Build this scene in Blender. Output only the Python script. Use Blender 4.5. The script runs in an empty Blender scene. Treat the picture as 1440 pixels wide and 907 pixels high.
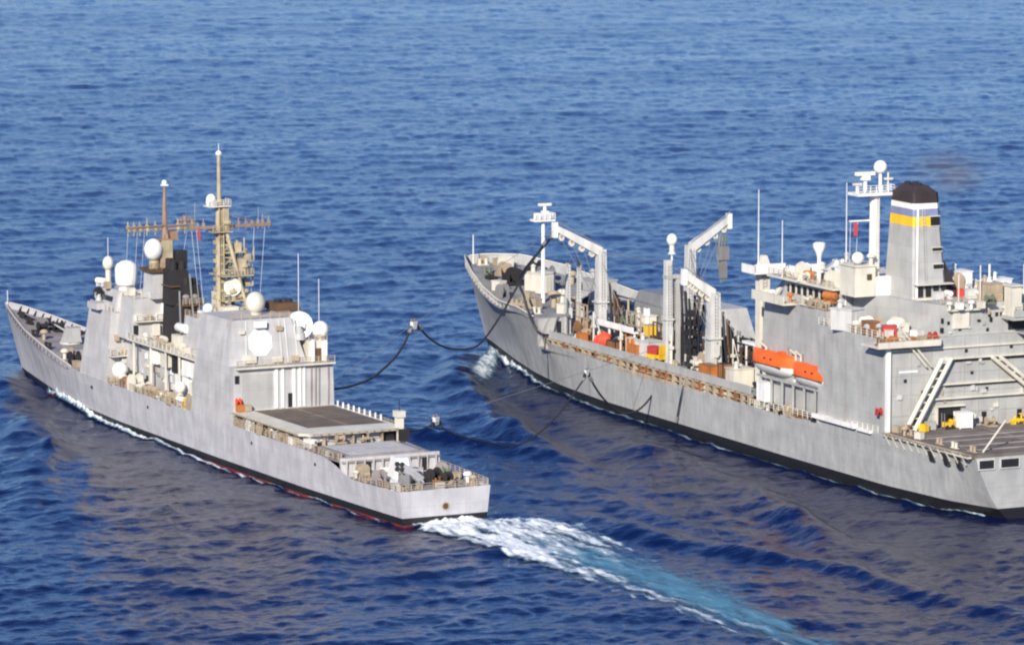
import bpy, bmesh, math, random
import numpy as np
from mathutils import Vector, Matrix
random.seed(7)
S = bpy.context.scene
COL = S.collection

# ------------------------------------------------------------------ camera
CAM = (-587.886, 283.345, 113.298)
YAW, PITCH, FPX = math.radians(-26.5474), math.radians(7.46598), 6706.58
cd = bpy.data.cameras.new('camera'); cam = bpy.data.objects.new('camera', cd); COL.objects.link(cam)
cam.location = CAM
dirv = Vector((math.cos(YAW)*math.cos(PITCH), math.sin(YAW)*math.cos(PITCH), -math.sin(PITCH)))
cam.rotation_euler = dirv.to_track_quat('-Z', 'Y').to_euler()
cd.sensor_fit = 'HORIZONTAL'; cd.sensor_width = 36; cd.lens = FPX*36/1440
cd.clip_start = 5; cd.clip_end = 60000
S.camera = cam

# ------------------------------------------------------------------ light
SUN_EL = math.radians(27); SUN_DIR = Vector((-0.74, 0.67, 0)).normalized()   # towards the sun, on the ground
w = bpy.data.worlds.new('World'); S.world = w; w.use_nodes = True
nt = w.node_tree; bg = nt.nodes['Background']
sky = nt.nodes.new('ShaderNodeTexSky'); sky.sky_type = 'NISHITA'; sky.sun_disc = False
sky.sun_elevation = SUN_EL; sky.sun_rotation = math.atan2(SUN_DIR.x, SUN_DIR.y)
sky.air_density = 1.0; sky.dust_density = 0.15; sky.ozone_density = 4.0
tint = nt.nodes.new('ShaderNodeMix'); tint.data_type = 'RGBA'; tint.blend_type = 'MULTIPLY'; tint.inputs[0].default_value = 1; tint.inputs[7].default_value = (0.54, 0.68, 1.0, 1)
nt.links.new(sky.outputs[0], tint.inputs[6]); nt.links.new(tint.outputs[2], bg.inputs[0]); bg.inputs[1].default_value = 0.100
sd = bpy.data.lights.new('sun', 'SUN'); sd.energy = 5.0; sd.angle = math.radians(0.53); sd.color = (1.0, 0.915, 0.79)
sun = bpy.data.objects.new('sun', sd); COL.objects.link(sun)
tosun = Vector((SUN_DIR.x*math.cos(SUN_EL), SUN_DIR.y*math.cos(SUN_EL), math.sin(SUN_EL)))
sun.rotation_euler = (-tosun).to_track_quat('-Z', 'Y').to_euler()
S.view_settings.view_transform = 'Standard'; S.view_settings.look = 'None'
S.view_settings.exposure = 0.42; S.view_settings.gamma = 1
S.render.engine = 'CYCLES'; S.cycles.filter_width = 2.2

# ------------------------------------------------------------------ materials
def paint(name, col, rough=0.55, var=0.14, rust=0.0, streak=0.12, scale=0.35, metal=0.0, rustcol=(0.22, 0.10, 0.04), ribs=0.0, boot=None):
    m = bpy.data.materials.new(name); m.use_nodes = True
    N = m.node_tree.nodes; L = m.node_tree.links
    b = N['Principled BSDF']; b.inputs['Roughness'].default_value = rough; b.inputs['Metallic'].default_value = metal
    tc = N.new('ShaderNodeTexCoord')
    n1 = N.new('ShaderNodeTexNoise'); n1.inputs['Scale'].default_value = scale; n1.inputs['Detail'].default_value = 6
    L.new(tc.outputs['Object'], n1.inputs['Vector'])
    mp = N.new('ShaderNodeMapping'); mp.inputs['Scale'].default_value = (0.9, 0.9, 0.07); L.new(tc.outputs['Object'], mp.inputs['Vector'])
    n2 = N.new('ShaderNodeTexNoise'); n2.inputs['Scale'].default_value = 1.0; n2.inputs['Detail'].default_value = 5; L.new(mp.outputs[0], n2.inputs['Vector'])
    def ramp(src, a, b_, lo, hi):
        r = N.new('ShaderNodeMapRange'); r.inputs[1].default_value = a; r.inputs[2].default_value = b_
        r.inputs[3].default_value = lo; r.inputs[4].default_value = hi; L.new(src, r.inputs[0]); return r.outputs[0]
    v1 = ramp(n1.outputs[0], 0.3, 0.7, 1-var, 1+var*0.6)
    v2 = ramp(n2.outputs[0], 0.45, 0.72, 1.0, 1-streak)
    mu = N.new('ShaderNodeMath'); mu.operation = 'MULTIPLY'; L.new(v1, mu.inputs[0]); L.new(v2, mu.inputs[1])
    mix = N.new('ShaderNodeMix'); mix.data_type = 'RGBA'; mix.blend_type = 'MULTIPLY'; mix.inputs[0].default_value = 1
    mix.inputs[6].default_value = (*col, 1); L.new(mu.outputs[0], mix.inputs[7])
    out = mix.outputs[2]
    if rust > 0:
        mp3 = N.new('ShaderNodeMapping'); mp3.inputs['Scale'].default_value = (1.3, 1.3, 0.22); L.new(tc.outputs['Object'], mp3.inputs['Vector'])
        n3 = N.new('ShaderNodeTexNoise'); n3.inputs['Scale'].default_value = 0.8; n3.inputs['Detail'].default_value = 8; L.new(mp3.outputs[0], n3.inputs['Vector'])
        f = ramp(n3.outputs[0], 0.60, 0.75, 0.0, rust)
        mx = N.new('ShaderNodeMix'); mx.data_type = 'RGBA'; L.new(f, mx.inputs[0]); L.new(out, mx.inputs[6]); mx.inputs[7].default_value = (*rustcol, 1)
        out = mx.outputs[2]
    if boot:
        sp = N.new('ShaderNodeSeparateXYZ'); L.new(tc.outputs['Object'], sp.inputs[0])
        z1, z2, c1, c2 = boot
        for z, c in ((z2, c2), (z1, c1)):
            lt = N.new('ShaderNodeMath'); lt.operation = 'LESS_THAN'; L.new(sp.outputs[2], lt.inputs[0]); lt.inputs[1].default_value = z
            mx = N.new('ShaderNodeMix'); mx.data_type = 'RGBA'; L.new(lt.outputs[0], mx.inputs[0]); L.new(out, mx.inputs[6]); mx.inputs[7].default_value = (*c, 1)
            out = mx.outputs[2]
    L.new(out, b.inputs['Base Color'])
    if ribs > 0:
        bk = N.new('ShaderNodeTexBrick'); bk.inputs['Scale'].default_value = 1; bk.inputs['Mortar Size'].default_value = .03; bk.inputs['Brick Width'].default_value = 6.5; bk.inputs['Row Height'].default_value = 2.3; bk.inputs['Color1'].default_value = (1, 1, 1, 1); bk.inputs['Color2'].default_value = (.92, .93, .93, 1); bk.inputs['Mortar'].default_value = (.78, .77, .76, 1)
        cx_ = N.new('ShaderNodeCombineXYZ'); sq = N.new('ShaderNodeSeparateXYZ'); L.new(tc.outputs['Object'], sq.inputs[0]); ad_ = N.new('ShaderNodeMath'); ad_.operation = 'ADD'; L.new(sq.outputs[0], ad_.inputs[0]); L.new(sq.outputs[1], ad_.inputs[1])
        L.new(ad_.outputs[0], cx_.inputs[0]); L.new(sq.outputs[2], cx_.inputs[1]); L.new(cx_.outputs[0], bk.inputs['Vector'])
        mb = N.new('ShaderNodeMix'); mb.data_type = 'RGBA'; mb.blend_type = 'MULTIPLY'; mb.inputs[0].default_value = .8; L.new(out, mb.inputs[6]); L.new(bk.outputs['Color'], mb.inputs[7]); L.new(mb.outputs[2], b.inputs['Base Color'])
        sx = N.new('ShaderNodeTexNoise'); sx.inputs['Scale'].default_value = 0.5; sx.inputs['Detail'].default_value = 2
        mp4 = N.new('ShaderNodeMapping'); mp4.inputs['Scale'].default_value = (1.0, 0.2, 0.5); L.new(tc.outputs['Object'], mp4.inputs['Vector']); L.new(mp4.outputs[0], sx.inputs['Vector'])
        bu = N.new('ShaderNodeBump'); bu.inputs['Strength'].default_value = ribs; bu.inputs['Distance'].default_value = 0.6
        L.new(sx.outputs[0], bu.inputs['Height']); L.new(bu.outputs[0], b.inputs['Normal'])
    return m

M = {}
M['navy'] = paint('haze_grey_paint', (0.465, 0.458, 0.455), rust=0.34, streak=0.12, ribs=0.2)
M['navyhull'] = paint('haze_grey_hull', (0.455, 0.448, 0.465), rust=0.14, streak=0.10, ribs=0.35, boot=(-0.18, 0.85, (0.20, 0.03, 0.02), (0.012, 0.012, 0.014)))
M['mauve'] = paint('deck_grey', (0.27, 0.245, 0.24), var=0.25, rust=0.2)
M['fdeck'] = paint('flight_deck_dark', (0.135, 0.105, 0.080), var=0.35, rough=0.8, rust=0.15)
M['oil'] = paint('auxiliary_grey_paint', (0.40, 0.40, 0.385), rust=0.26, streak=0.11, ribs=0.2)
M['oilhull'] = paint('auxiliary_grey_hull', (0.375, 0.38, 0.375), rust=0.14, streak=0.11, ribs=0.32, boot=(-0.7, 1.6, (0.10, 0.03, 0.02), (0.010, 0.010, 0.011)))
M['odeck'] = paint('cargo_deck_grey', (0.23, 0.235, 0.24), var=0.3, rough=0.8, rust=0.35)
M['oflight'] = paint('oiler_flight_deck', (0.15, 0.125, 0.11), var=0.35, rough=0.85, rust=0.3)
M['white'] = paint('white_paint', (0.76, 0.75, 0.72), var=0.10, streak=0.12, rust=0.12)
M['lgrey'] = paint('light_grey_paint', (0.54, 0.54, 0.52), var=0.12, rust=0.3, streak=0.2)
M['cream'] = paint('cream_paint', (0.62, 0.59, 0.50), var=0.12, rust=0.25)
M['tan'] = paint('weathered_tan_fitting', (0.42, 0.34, 0.24), var=0.35, rust=0.6)
M['mast'] = paint('sooty_mast_paint', (0.40, 0.34, 0.22), var=0.35, rust=0.6, scale=0.6)
M['rustm'] = paint('rusty_mast_paint', (0.30, 0.19, 0.12), var=0.4, rust=0.6, scale=0.6)
M['black'] = paint('soot_black', (0.018, 0.016, 0.018), rough=0.8, var=0.3)
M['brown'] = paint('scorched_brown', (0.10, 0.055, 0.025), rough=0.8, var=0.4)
M['stackcap'] = paint('stack_cap_black', (0.035, 0.024, 0.026), rough=0.8, var=0.4)
M['dark'] = paint('dark_opening', (0.014, 0.014, 0.016), rough=0.6)
M['glass'] = paint('window_glass', (0.02, 0.025, 0.03), rough=0.1)
M['rubber'] = paint('hose_rubber', (0.022, 0.022, 0.026), rough=0.55)
M['steel'] = paint('bare_steel', (0.20, 0.20, 0.20), rough=0.45, rust=0.4)
M['orange'] = paint('lifeboat_orange', (0.80, 0.125, 0.016), rough=0.6, var=0.2)
M['red'] = paint('red_paint', (0.42, 0.04, 0.035), var=0.15)
M['redor'] = paint('faded_red_rubber', (0.75, 0.08, 0.035), var=0.2, rough=0.7)
M['yellow'] = paint('yellow_paint', (0.78, 0.47, 0.02), var=0.15)
M['blue'] = paint('stack_band_blue', (0.20, 0.22, 0.36), var=0.15)
M['grn'] = paint('drab_green', (0.16, 0.19, 0.13), var=0.3)
M['woodbrown'] = paint('brown_timber', (0.26, 0.12, 0.05), var=0.4)
M['fender'] = paint('orange_brown', (0.50, 0.17, 0.04), var=0.35)

# ------------------------------------------------------------------ mesh helpers
class MB:
    def __init__(s): s.v = []; s.f = []
    def add(s, vs, fs):
        o = len(s.v); s.v += [tuple(v) for v in vs]; s.f += [tuple(i+o for i in f) for f in fs]; return s
    def box(s, x0, x1, y0, y1, z0, z1, rot=None, piv=None):
        vs = [(x, y, z) for z in (z0, z1) for y in (y0, y1) for x in (x0, x1)]
        if rot is not None:
            R = Matrix.Rotation(rot, 3, 'Z'); pv = Vector(piv)
            vs = [tuple(R @ (Vector(v)-pv)+pv) for v in vs]
        return s.add(vs, [(0, 2, 3, 1), (4, 5, 7, 6), (0, 1, 5, 4), (2, 6, 7, 3), (0, 4, 6, 2), (1, 3, 7, 5)])
    def prism(s, p0, z0, p1, z1):
        n = len(p0)
        vs = [(x, y, z0) for x, y in p0]+[(x, y, z1) for x, y in p1]
        fs = [tuple(range(n))[::-1], tuple(range(n, 2*n))]+[(i, (i+1) % n, n+(i+1) % n, n+i) for i in range(n)]
        return s.add(vs, fs)
    def extr(s, prof, axis, a, b):
        n = len(prof)
        def P(u, v, t): return {'x': (t, u, v), 'y': (u, t, v), 'z': (u, v, t)}[axis]
        vs = [P(u, v, a) for u, v in prof]+[P(u, v, b) for u, v in prof]
        return s.add(vs, [tuple(range(n)), tuple(range(n, 2*n))[::-1]]+[(i, n+i, n+(i+1) % n, (i+1) % n) for i in range(n)])
    def tube(s, pts, r, n=8, r1=None, cap=True):
        pts = [Vector(p) for p in pts]; k = len(pts); vs = []; fs = []
        for i, p in enumerate(pts):
            d = (pts[min(i+1, k-1)]-pts[max(i-1, 0)]).normalized()
            a = d.orthogonal() if abs(d.z) > 0.95 else d.cross(Vector((0, 0, 1)))
            a.normalize(); b = d.cross(a)
            rr = r if r1 is None else r+(r1-r)*i/(k-1)
            vs += [tuple(p+rr*(math.cos(2*math.pi*j/n)*a+math.sin(2*math.pi*j/n)*b)) for j in range(n)]
        for i in range(k-1):
            fs += [(i*n+j, i*n+(j+1) % n, (i+1)*n+(j+1) % n, (i+1)*n+j) for j in range(n)]
        if cap: fs += [tuple(range(n))[::-1], tuple(range((k-1)*n, k*n))]
        return s.add(vs, fs)
    def lathe(s, prof, c, n=16, axis=(0, 0, 1)):
        ax = Vector(axis).normalized(); a = ax.orthogonal().normalized(); b = ax.cross(a); c = Vector(c); vs = []; fs = []
        for r, h in prof:
            vs += [tuple(c+ax*h+max(r, 1e-3)*(math.cos(2*math.pi*j/n)*a+math.sin(2*math.pi*j/n)*b)) for j in range(n)]
        k = len(prof)
        for i in range(k-1):
            fs += [(i*n+j, i*n+(j+1) % n, (i+1)*n+(j+1) % n, (i+1)*n+j) for j in range(n)]
        fs += [tuple(range(n))[::-1], tuple(range((k-1)*n, k*n))]
        return s.add(vs, fs)
    def ball(s, c, r, sz=1.0, n=16):
        return s.lathe([(r*math.sin(math.pi*i/10), -r*sz*math.cos(math.pi*i/10)) for i in range(11)], c, n)
    def build(s, name, mat, parent=None, smooth=False):
        me = bpy.data.meshes.new(name); me.from_pydata(s.v, [], s.f); me.update()
        bm = bmesh.new(); bm.from_mesh(me); bmesh.ops.recalc_face_normals(bm, faces=bm.faces); bm.to_mesh(me); bm.free()
        if smooth:
            try: me.set_sharp_from_angle(angle=math.radians(40))
            except Exception: pass
            me.polygons.foreach_set('use_smooth', [True]*len(me.polygons))
        me.materials.append(M[mat] if isinstance(mat, str) else mat)
        o = bpy.data.objects.new(name, me); COL.objects.link(o)
        if parent: o.parent = parent
        return o

def tag(o, label, cat, group=None):
    o['label'] = label; o['category'] = cat
    if group: o['group'] = group
    return o
def empty(name, loc=(0, 0, 0), rz=0, parent=None):
    o = bpy.data.objects.new(name, None); o.location = loc; o.rotation_euler = (0, 0, rz); COL.objects.link(o)
    if parent: o.parent = parent
    return o
def cp(o, parent, loc, rz=0, sc=1.0):
    c = o.copy(); COL.objects.link(c); c.parent = parent; c.location = loc; c.rotation_euler = (0, 0, rz)
    c.scale = sc if isinstance(sc, tuple) else (sc,)*3
    return c
def copy_tree(o, parent=None, loc=None, rz=None):
    c = o.copy(); COL.objects.link(c)
    if parent is not None: c.parent = parent
    if loc is not None: c.location = loc
    if rz is not None: c.rotation_euler = (0, 0, rz)
    for ch in [k for k in bpy.data.objects if k.parent == o]: copy_tree(ch, c)
    return c
def railing(pts, h, parent, mat='tan', r=0.055, step=1.6, rails=3, name='railing'):
    b = MB()
    for a, c in zip(pts[:-1], pts[1:]):
        A = Vector(a); C = Vector(c); n = max(1, int((C-A).length/step))
        for i in range(n+1):
            p = A.lerp(C, i/n); b.tube([p, p+Vector((0, 0, h))], r*1.2, 5)
        for k in range(1, rails+1):
            dz = Vector((0, 0, h*k/rails)); b.tube([A+dz, C+dz], r*0.8, 5)
    return b.build(name, mat, parent)
def ladder(p0, p1, width, parent, mat='tan', axis='y'):
    b = MB(); A = Vector(p0); B = Vector(p1); off = Vector((0, width/2, 0)) if axis == 'y' else Vector((width/2, 0, 0))
    b.tube([A-off, B-off], 0.06, 5); b.tube([A+off, B+off], 0.06, 5)
    n = max(2, int((B-A).length/0.5))
    for i in range(1, n): p = A.lerp(B, i/n); b.tube([p-off, p+off], 0.035, 4)
    return b.build('ladder', mat, parent)
def interp(x, t):
    return float(np.interp(x, [a for a, _ in t], [b for _, b in t]))

# ------------------------------------------------------------------ sea
OX, OY, OH = -39.803, -79.130, math.radians(-1.52)
def ocean_tile(N, L, V, wdir, rms, seed, spread=2, cut=0.0):
    rng = np.random.default_rng(seed)
    k1 = np.fft.fftfreq(N, L/N)*2*np.pi; kx, ky = np.meshgrid(k1, k1); k = np.hypot(kx, ky); k[0, 0] = 1e9
    Lw = V*V/9.81
    c = (kx*math.cos(wdir)+ky*math.sin(wdir))/k
    P = np.exp(-1/(k*Lw)**2)/k**4*(np.abs(c)**spread+0.06)*np.exp(-(k*cut)**2)
    h = np.real(np.fft.ifft2((rng.normal(size=(N, N))+1j*rng.normal(size=(N, N)))*np.sqrt(P)))
    return h*(rms/h.std())
WD = YAW+math.radians(14)
TILES = [(ocean_tile(1024, 640.0, 4.6, WD, 0.105, 3), 640.0, 0.0), (ocean_tile(512, 227.0, 3.0, WD+0.5, 0.06, 5), 227.0, 0.6), (ocean_tile(256, 1100.0, 8.5, WD-0.5, 0.10, 9), 1100.0, 0.2)]
def sample(T, L, rot, x, y):
    c, s = math.cos(rot), math.sin(rot); N = T.shape[0]
    u = ((x*c+y*s)/L*N) % N; v = ((-x*s+y*c)/L*N) % N
    i = np.floor(u).astype(int); j = np.floor(v).astype(int); fu = u-i; fv = v-j; i %= N; j %= N; i1 = (i+1) % N; j1 = (j+1) % N
    return (T[j, i]*(1-fu)+T[j, i1]*fu)*(1-fv)+(T[j1, i]*(1-fu)+T[j1, i1]*fu)*fv
def ridge(x, y, p0, p1, amp, wid, trough=0.6):
    ax, ay = p0; bx, by = p1; dx, dy = bx-ax, by-ay; L = math.hypot(dx, dy); dx /= L; dy /= L
    t = (x-ax)*dx+(y-ay)*dy; d = -(x-ax)*dy+(y-ay)*dx
    e = np.clip(t/(0.12*L), 0, 1)*np.clip((L-t)/(0.5*L), 0, 1)
    d = d+1.5*np.sin(t*0.09)
    q = d/wid
    return amp*e*(np.exp(-q*q)-trough*np.exp(-((q-1.7)**2))-0.5*trough*np.exp(-((q+1.7)**2)))
RIDGES = [  # diverging bow and stern waves of both ships
    ((168, 2), (92, 24), 1.0, 3.0), ((150, 10), (40, 46), 0.8, 3.6), ((118, 12), (10, 50), 0.6, 4.0), ((30, 12), (-60, 46), 0.5, 4.0),
    ((152, -76), (96, -49), 1.0, 2.6), ((135, -64), (22, -33), 0.85, 3.2), ((100, -52), (-20, -24), 0.7, 3.4), ((60, -60), (-100, -31), 0.7, 3.6),
    ((152, -80), (106, -56), 1.5, 2.6), ((30, -56), (-110, -20), 0.5, 3.0), ((100, -24), (20, -43), 1.2, 2.6), ((0, -18), (-130, -42), 0.75, 3.2), ((92, 20), (30, 54), 0.9, 3.0), ((165, -4), (90, -26), 0.8, 3.0), ((130, -14), (40, -35), 0.7, 3.0)]
def sea_h(x, y, detail=True):
    h = np.zeros_like(x)
    for T, L, r in TILES: h += sample(T, L, r, x, y)
    mod = 1.0+.4*sample(TILES[1][0], 1500.0, 1.1, x, y)/TILES[1][0].std()
    for a, b, am, wd in RIDGES: h += ridge(x, y, a, b, am, wd)*np.clip(mod, .1, 2)
    h += ridge(x, y, (85, 8.6), (-30, 6.4), -.28, 3.2, 0)*1.2+.75*np.exp(-((x-155)/15)**2-((y-1)/7)**2)+ridge(x, y, (-.8, 12), (-.8, -16), -.3, 2.2, 0)
    return h

def grid_mesh(name, X, Y, Z, mat):
    ny, nx = X.shape
    me = bpy.data.meshes.new(name); n = nx*ny
    me.vertices.add(n); me.vertices.foreach_set('co', np.stack([X, Y, Z], -1).astype(np.float32).ravel())
    idx = np.arange(n).reshape(ny, nx)
    q = np.stack([idx[:-1, :-1], idx[:-1, 1:], idx[1:, 1:], idx[1:, :-1]], -1).reshape(-1, 4)
    me.loops.add(q.size); me.loops.foreach_set('vertex_index', q.ravel().astype(np.int32))
    me.polygons.add(len(q)); me.polygons.foreach_set('loop_start', (np.arange(len(q))*4).astype(np.int32))
    me.polygons.foreach_set('use_smooth', np.ones(len(q), bool))
    me.update(calc_edges=True); me.validate()
    me.materials.append(mat); o = bpy.data.objects.new(name, me); COL.objects.link(o); return o

def water_mat():
    m = bpy.data.materials.new('sea_water'); m.use_nodes = True; N = m.node_tree.nodes; L = m.node_tree.links
    b = N['Principled BSDF']; b.inputs['Base Color'].default_value = (0.0012, 0.0065, 0.046, 1); b.inputs['Roughness'].default_value = 0.12; b.inputs['IOR'].default_value = 1.333; b.inputs['Specular IOR Level'].default_value = 0.38
    tc = N.new('ShaderNodeTexCoord')
    mp = N.new('ShaderNodeMapping'); mp.inputs['Rotation'].default_value = (0, 0, -WD); mp.inputs['Scale'].default_value = (1.0, 0.55, 1); L.new(tc.outputs['Object'], mp.inputs[0])
    prev = None
    for sc, dist, st in ((0.22, 0.30, 0.8), (0.6, 0.20, 1.0), (1.9, 0.06, 1.0)):
        n = N.new('ShaderNodeTexNoise'); n.inputs['Scale'].default_value = sc; n.inputs['Detail'].default_value = 4; n.inputs['Roughness'].default_value = 0.55
        L.new(mp.outputs[0], n.inputs['Vector'])
        bu = N.new('ShaderNodeBump'); bu.inputs['Strength'].default_value = st; bu.inputs['Distance'].default_value = dist
        L.new(n.outputs[0], bu.inputs['Height'])
        if prev: L.new(prev.outputs[0], bu.inputs['Normal'])
        prev = bu
    L.new(prev.outputs[0], b.inputs['Normal'])
    wn = N.new('ShaderNodeTexNoise'); wn.inputs['Scale'].default_value = 0.012; wn.inputs['Detail'].default_value = 3; L.new(mp.outputs[0], wn.inputs['Vector'])
    wr = N.new('ShaderNodeMapRange'); L.new(wn.outputs[0], wr.inputs[0]); wr.inputs[1].default_value = .35; wr.inputs[2].default_value = .65; wr.inputs[3].default_value = .09; wr.inputs[4].default_value = .15; L.new(wr.outputs[0], b.inputs['Roughness'])
    return m
M['water'] = water_mat()
cx, cy = CAM[0], CAM[1]
rr = [430.0]
while rr[-1] < 2400: rr.append(rr[-1]+max(0.45, rr[-1]**2/(113*4770)*1.15))
rr = np.array(rr); th = YAW+np.linspace(-math.radians(11.5), math.radians(11.5), 1100)
R, T = np.meshgrid(rr, th, indexing='ij'); X = cx+R*np.cos(T); Y = cy+R*np.sin(T)
o = grid_mesh('water', X, Y, sea_h(X, Y), M['water']); o['kind'] = 'structure'
# the rest of the sea out to the horizon: a ring of sheets round the finely waved part
b = MB(); RO = 30000.0; t0, t1 = th[0], th[-1]
def pol(r, t): return (cx+r*math.cos(t), cy+r*math.sin(t), -0.02)
ang = list(np.linspace(t1, t0+2*math.pi, 40))
for a, c in zip(ang[:-1], ang[1:]): b.add([pol(0.1, a), pol(RO, a), pol(RO, c), pol(0.1, c)], [(0, 1, 2, 3)])
for a, c in zip(np.linspace(t0, t1, 9)[:-1], np.linspace(t0, t1, 9)[1:]):
    b.add([pol(2400, a), pol(RO, a), pol(RO, c), pol(2400, c)], [(0, 1, 2, 3)])
    b.add([pol(0.1, a), pol(430, a), pol(430, c), pol(0.1, c)], [(0, 1, 2, 3)])
o = b.build('sea', 'water'); o['kind'] = 'structure'

# ------------------------------------------------------------------ foam
def foam_mat(name, turq=0.8, sx=1.0):
    m = bpy.data.materials.new(name); m.use_nodes = True; N = m.node_tree.nodes; L = m.node_tree.links
    b = N['Principled BSDF']; b.inputs['Roughness'].default_value = 0.5
    at = N.new('ShaderNodeAttribute'); at.attribute_name = 'churn'
    tc = N.new('ShaderNodeTexCoord')
    mp = N.new('ShaderNodeMapping'); mp.inputs['Scale'].default_value = (0.20*sx, 0.75*sx, 1); L.new(tc.outputs['Object'], mp.inputs[0])
    n = N.new('ShaderNodeTexNoise'); n.inputs['Scale'].default_value = 0.7; n.inputs['Detail'].default_value = 9; n.inputs['Roughness'].default_value = 0.68; n.inputs['Distortion'].default_value = 0.6
    L.new(mp.outputs[0], n.inputs['Vector'])
    sep = N.new('ShaderNodeSeparateColor'); L.new(at.outputs['Color'], sep.inputs[0])
    def math_(op, a, b_):
        q = N.new('ShaderNodeMath'); q.operation = op
        for i, z in enumerate((a, b_)):
            if isinstance(z, (int, float)): q.inputs[i].default_value = z
            else: L.new(z, q.inputs[i])
        return q.outputs[0]
    def sm(a, lo, hi):
        r = N.new('ShaderNodeMapRange'); r.interpolation_type = 'SMOOTHSTEP'; L.new(a, r.inputs[0]); r.inputs[1].default_value = lo; r.inputs[2].default_value = hi; return r.outputs[0]
    s = math_('ADD', n.outputs[0], sep.outputs[0])       # red: white foam, green: aerated turquoise water
    fw = sm(s, 0.72, 1.22)
    s2 = math_('ADD', n.outputs[0], sep.outputs[1]); ft = math_('MULTIPLY', sm(s2, 0.75, 1.45), turq)
    mx = N.new('ShaderNodeMix'); mx.data_type = 'RGBA'; L.new(fw, mx.inputs[0]); mx.inputs[6].default_value = (0.11, 0.32, 0.46, 1); mx.inputs[7].default_value = (0.82, 0.86, 0.88, 1)
    L.new(mx.outputs[2], b.inputs['Base Color'])
    al = math_('MAXIMUM', fw, ft); L.new(al, b.inputs['Alpha'])
    bu = N.new('ShaderNodeBump'); bu.inputs['Strength'].default_value = 0.9; bu.inputs['Distance'].default_value = 0.5; L.new(n.outputs[0], bu.inputs['Height']); L.new(bu.outputs[0], b.inputs['Normal'])
    return m
M['foam'] = foam_mat('wake_foam', 0.7); M['bowfoam'] = foam_mat('bow_foam', 0.25, 1.3)
def foam_grid(name, X, Y, red, green, lift, mat, label=None):
    Z = sea_h(X, Y)+0.10+lift
    o = grid_mesh(name, X, Y, Z, M[mat]); o['kind'] = 'stuff'
    a = o.data.color_attributes.new('churn', 'FLOAT_COLOR', 'POINT')
    c = np.zeros((X.size, 4), np.float32); c[:, 0] = red.ravel(); c[:, 1] = green.ravel(); c[:, 3] = 1
    a.data.foreach_set('color', c.ravel())
    return o
rng = np.random.default_rng(4)
def bump_noise(X, Y, s, seed):
    T = ocean_tile(256, 64.0, 2.2, 0.7, 1.0, seed, spread=0); return sample(T, 64.0/s, 0.3, X, Y)
# propeller wake behind the cruiser
xs = np.arange(0.9, -150, -0.45); ys = np.arange(-24, 13, 0.3); X, Y = np.meshgrid(xs, ys)
D = -X
wob = 1.0*bump_noise(X, Y, .5, 19)+.5*bump_noise(X, Y, 1.3, 20)
up = np.interp(D, [0, 6, 24, 50, 90, 150], [6.0, 6.6, 5.4, 5.2, 5.4, 5])+.5*wob; lo = np.interp(D, [0, 4, 15, 31, 54, 74, 92, 150], [-7, -13.5, -17.5, -15.5, -14.5, -11.5, -8, -6])+.8*wob
edge = np.minimum(np.clip((up-Y)/2.2, -1, 1), np.clip((Y-lo)/4.5, -1, 1))
fade = np.clip(edge+.15, 0, 1)
core = np.exp(-np.abs((Y-.6*wob-np.interp(D, [0, 5, 15, 32, 60, 90, 150], [3.5, 3.5, .5, 1.0, .8, 1.6, 2]))/np.interp(D, [0, 12, 40, 90, 150], [5.0, 4.6, 3.4, 3.2, 3]))**2.4)
core *= np.interp(D, [0, 15, 30, 40, 60, 80, 100, 125], [1, 1, .95, .78, .58, .50, .38, .0])
arc = np.exp(-np.abs((Y-.5*wob-np.interp(D, [0, 4, 8, 19, 30, 40], [-3, -5, -11.5, -14.2, -13.5, -12]))/np.interp(D, [0, 8, 30], [4, 3.4, 3.0]))**2.2)*np.interp(D, [0, 10, 22, 30, 38], [1, 1, .85, .6, 0.0])
mid = np.interp(D, [0, 10, 20, 34, 50], [1.0, .85, .72, .45, .1])
streak = bump_noise(X*.35, Y*1.6, .8, 41)
red = np.maximum.reduce([core, arc*.9, mid])*fade*.74+.10*streak*fade-.03
gcore = np.exp(-((Y-np.interp(D, [0, 30, 60, 100, 150], [-3, -5, -4.5, -2, 0]))/np.interp(D, [0, 40, 90, 150], [9, 8, 5.5, 5]))**2)
green = fade*gcore*(np.interp(D, [0, 20, 70, 95, 125, 150], [.66, .82, .86, .70, .36, 0])+.08*streak)
lift = fade*(.10*np.abs(bump_noise(X, Y, 1.0, 21))+.05*bump_noise(X, Y, 2.2, 22)+.15)*np.interp(D, [0, 40, 125], [1.3, .6, .1])*np.clip(red*2, 0, 1)
foam_grid('wake_foam', X, Y, red, green, lift, 'foam')

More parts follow.
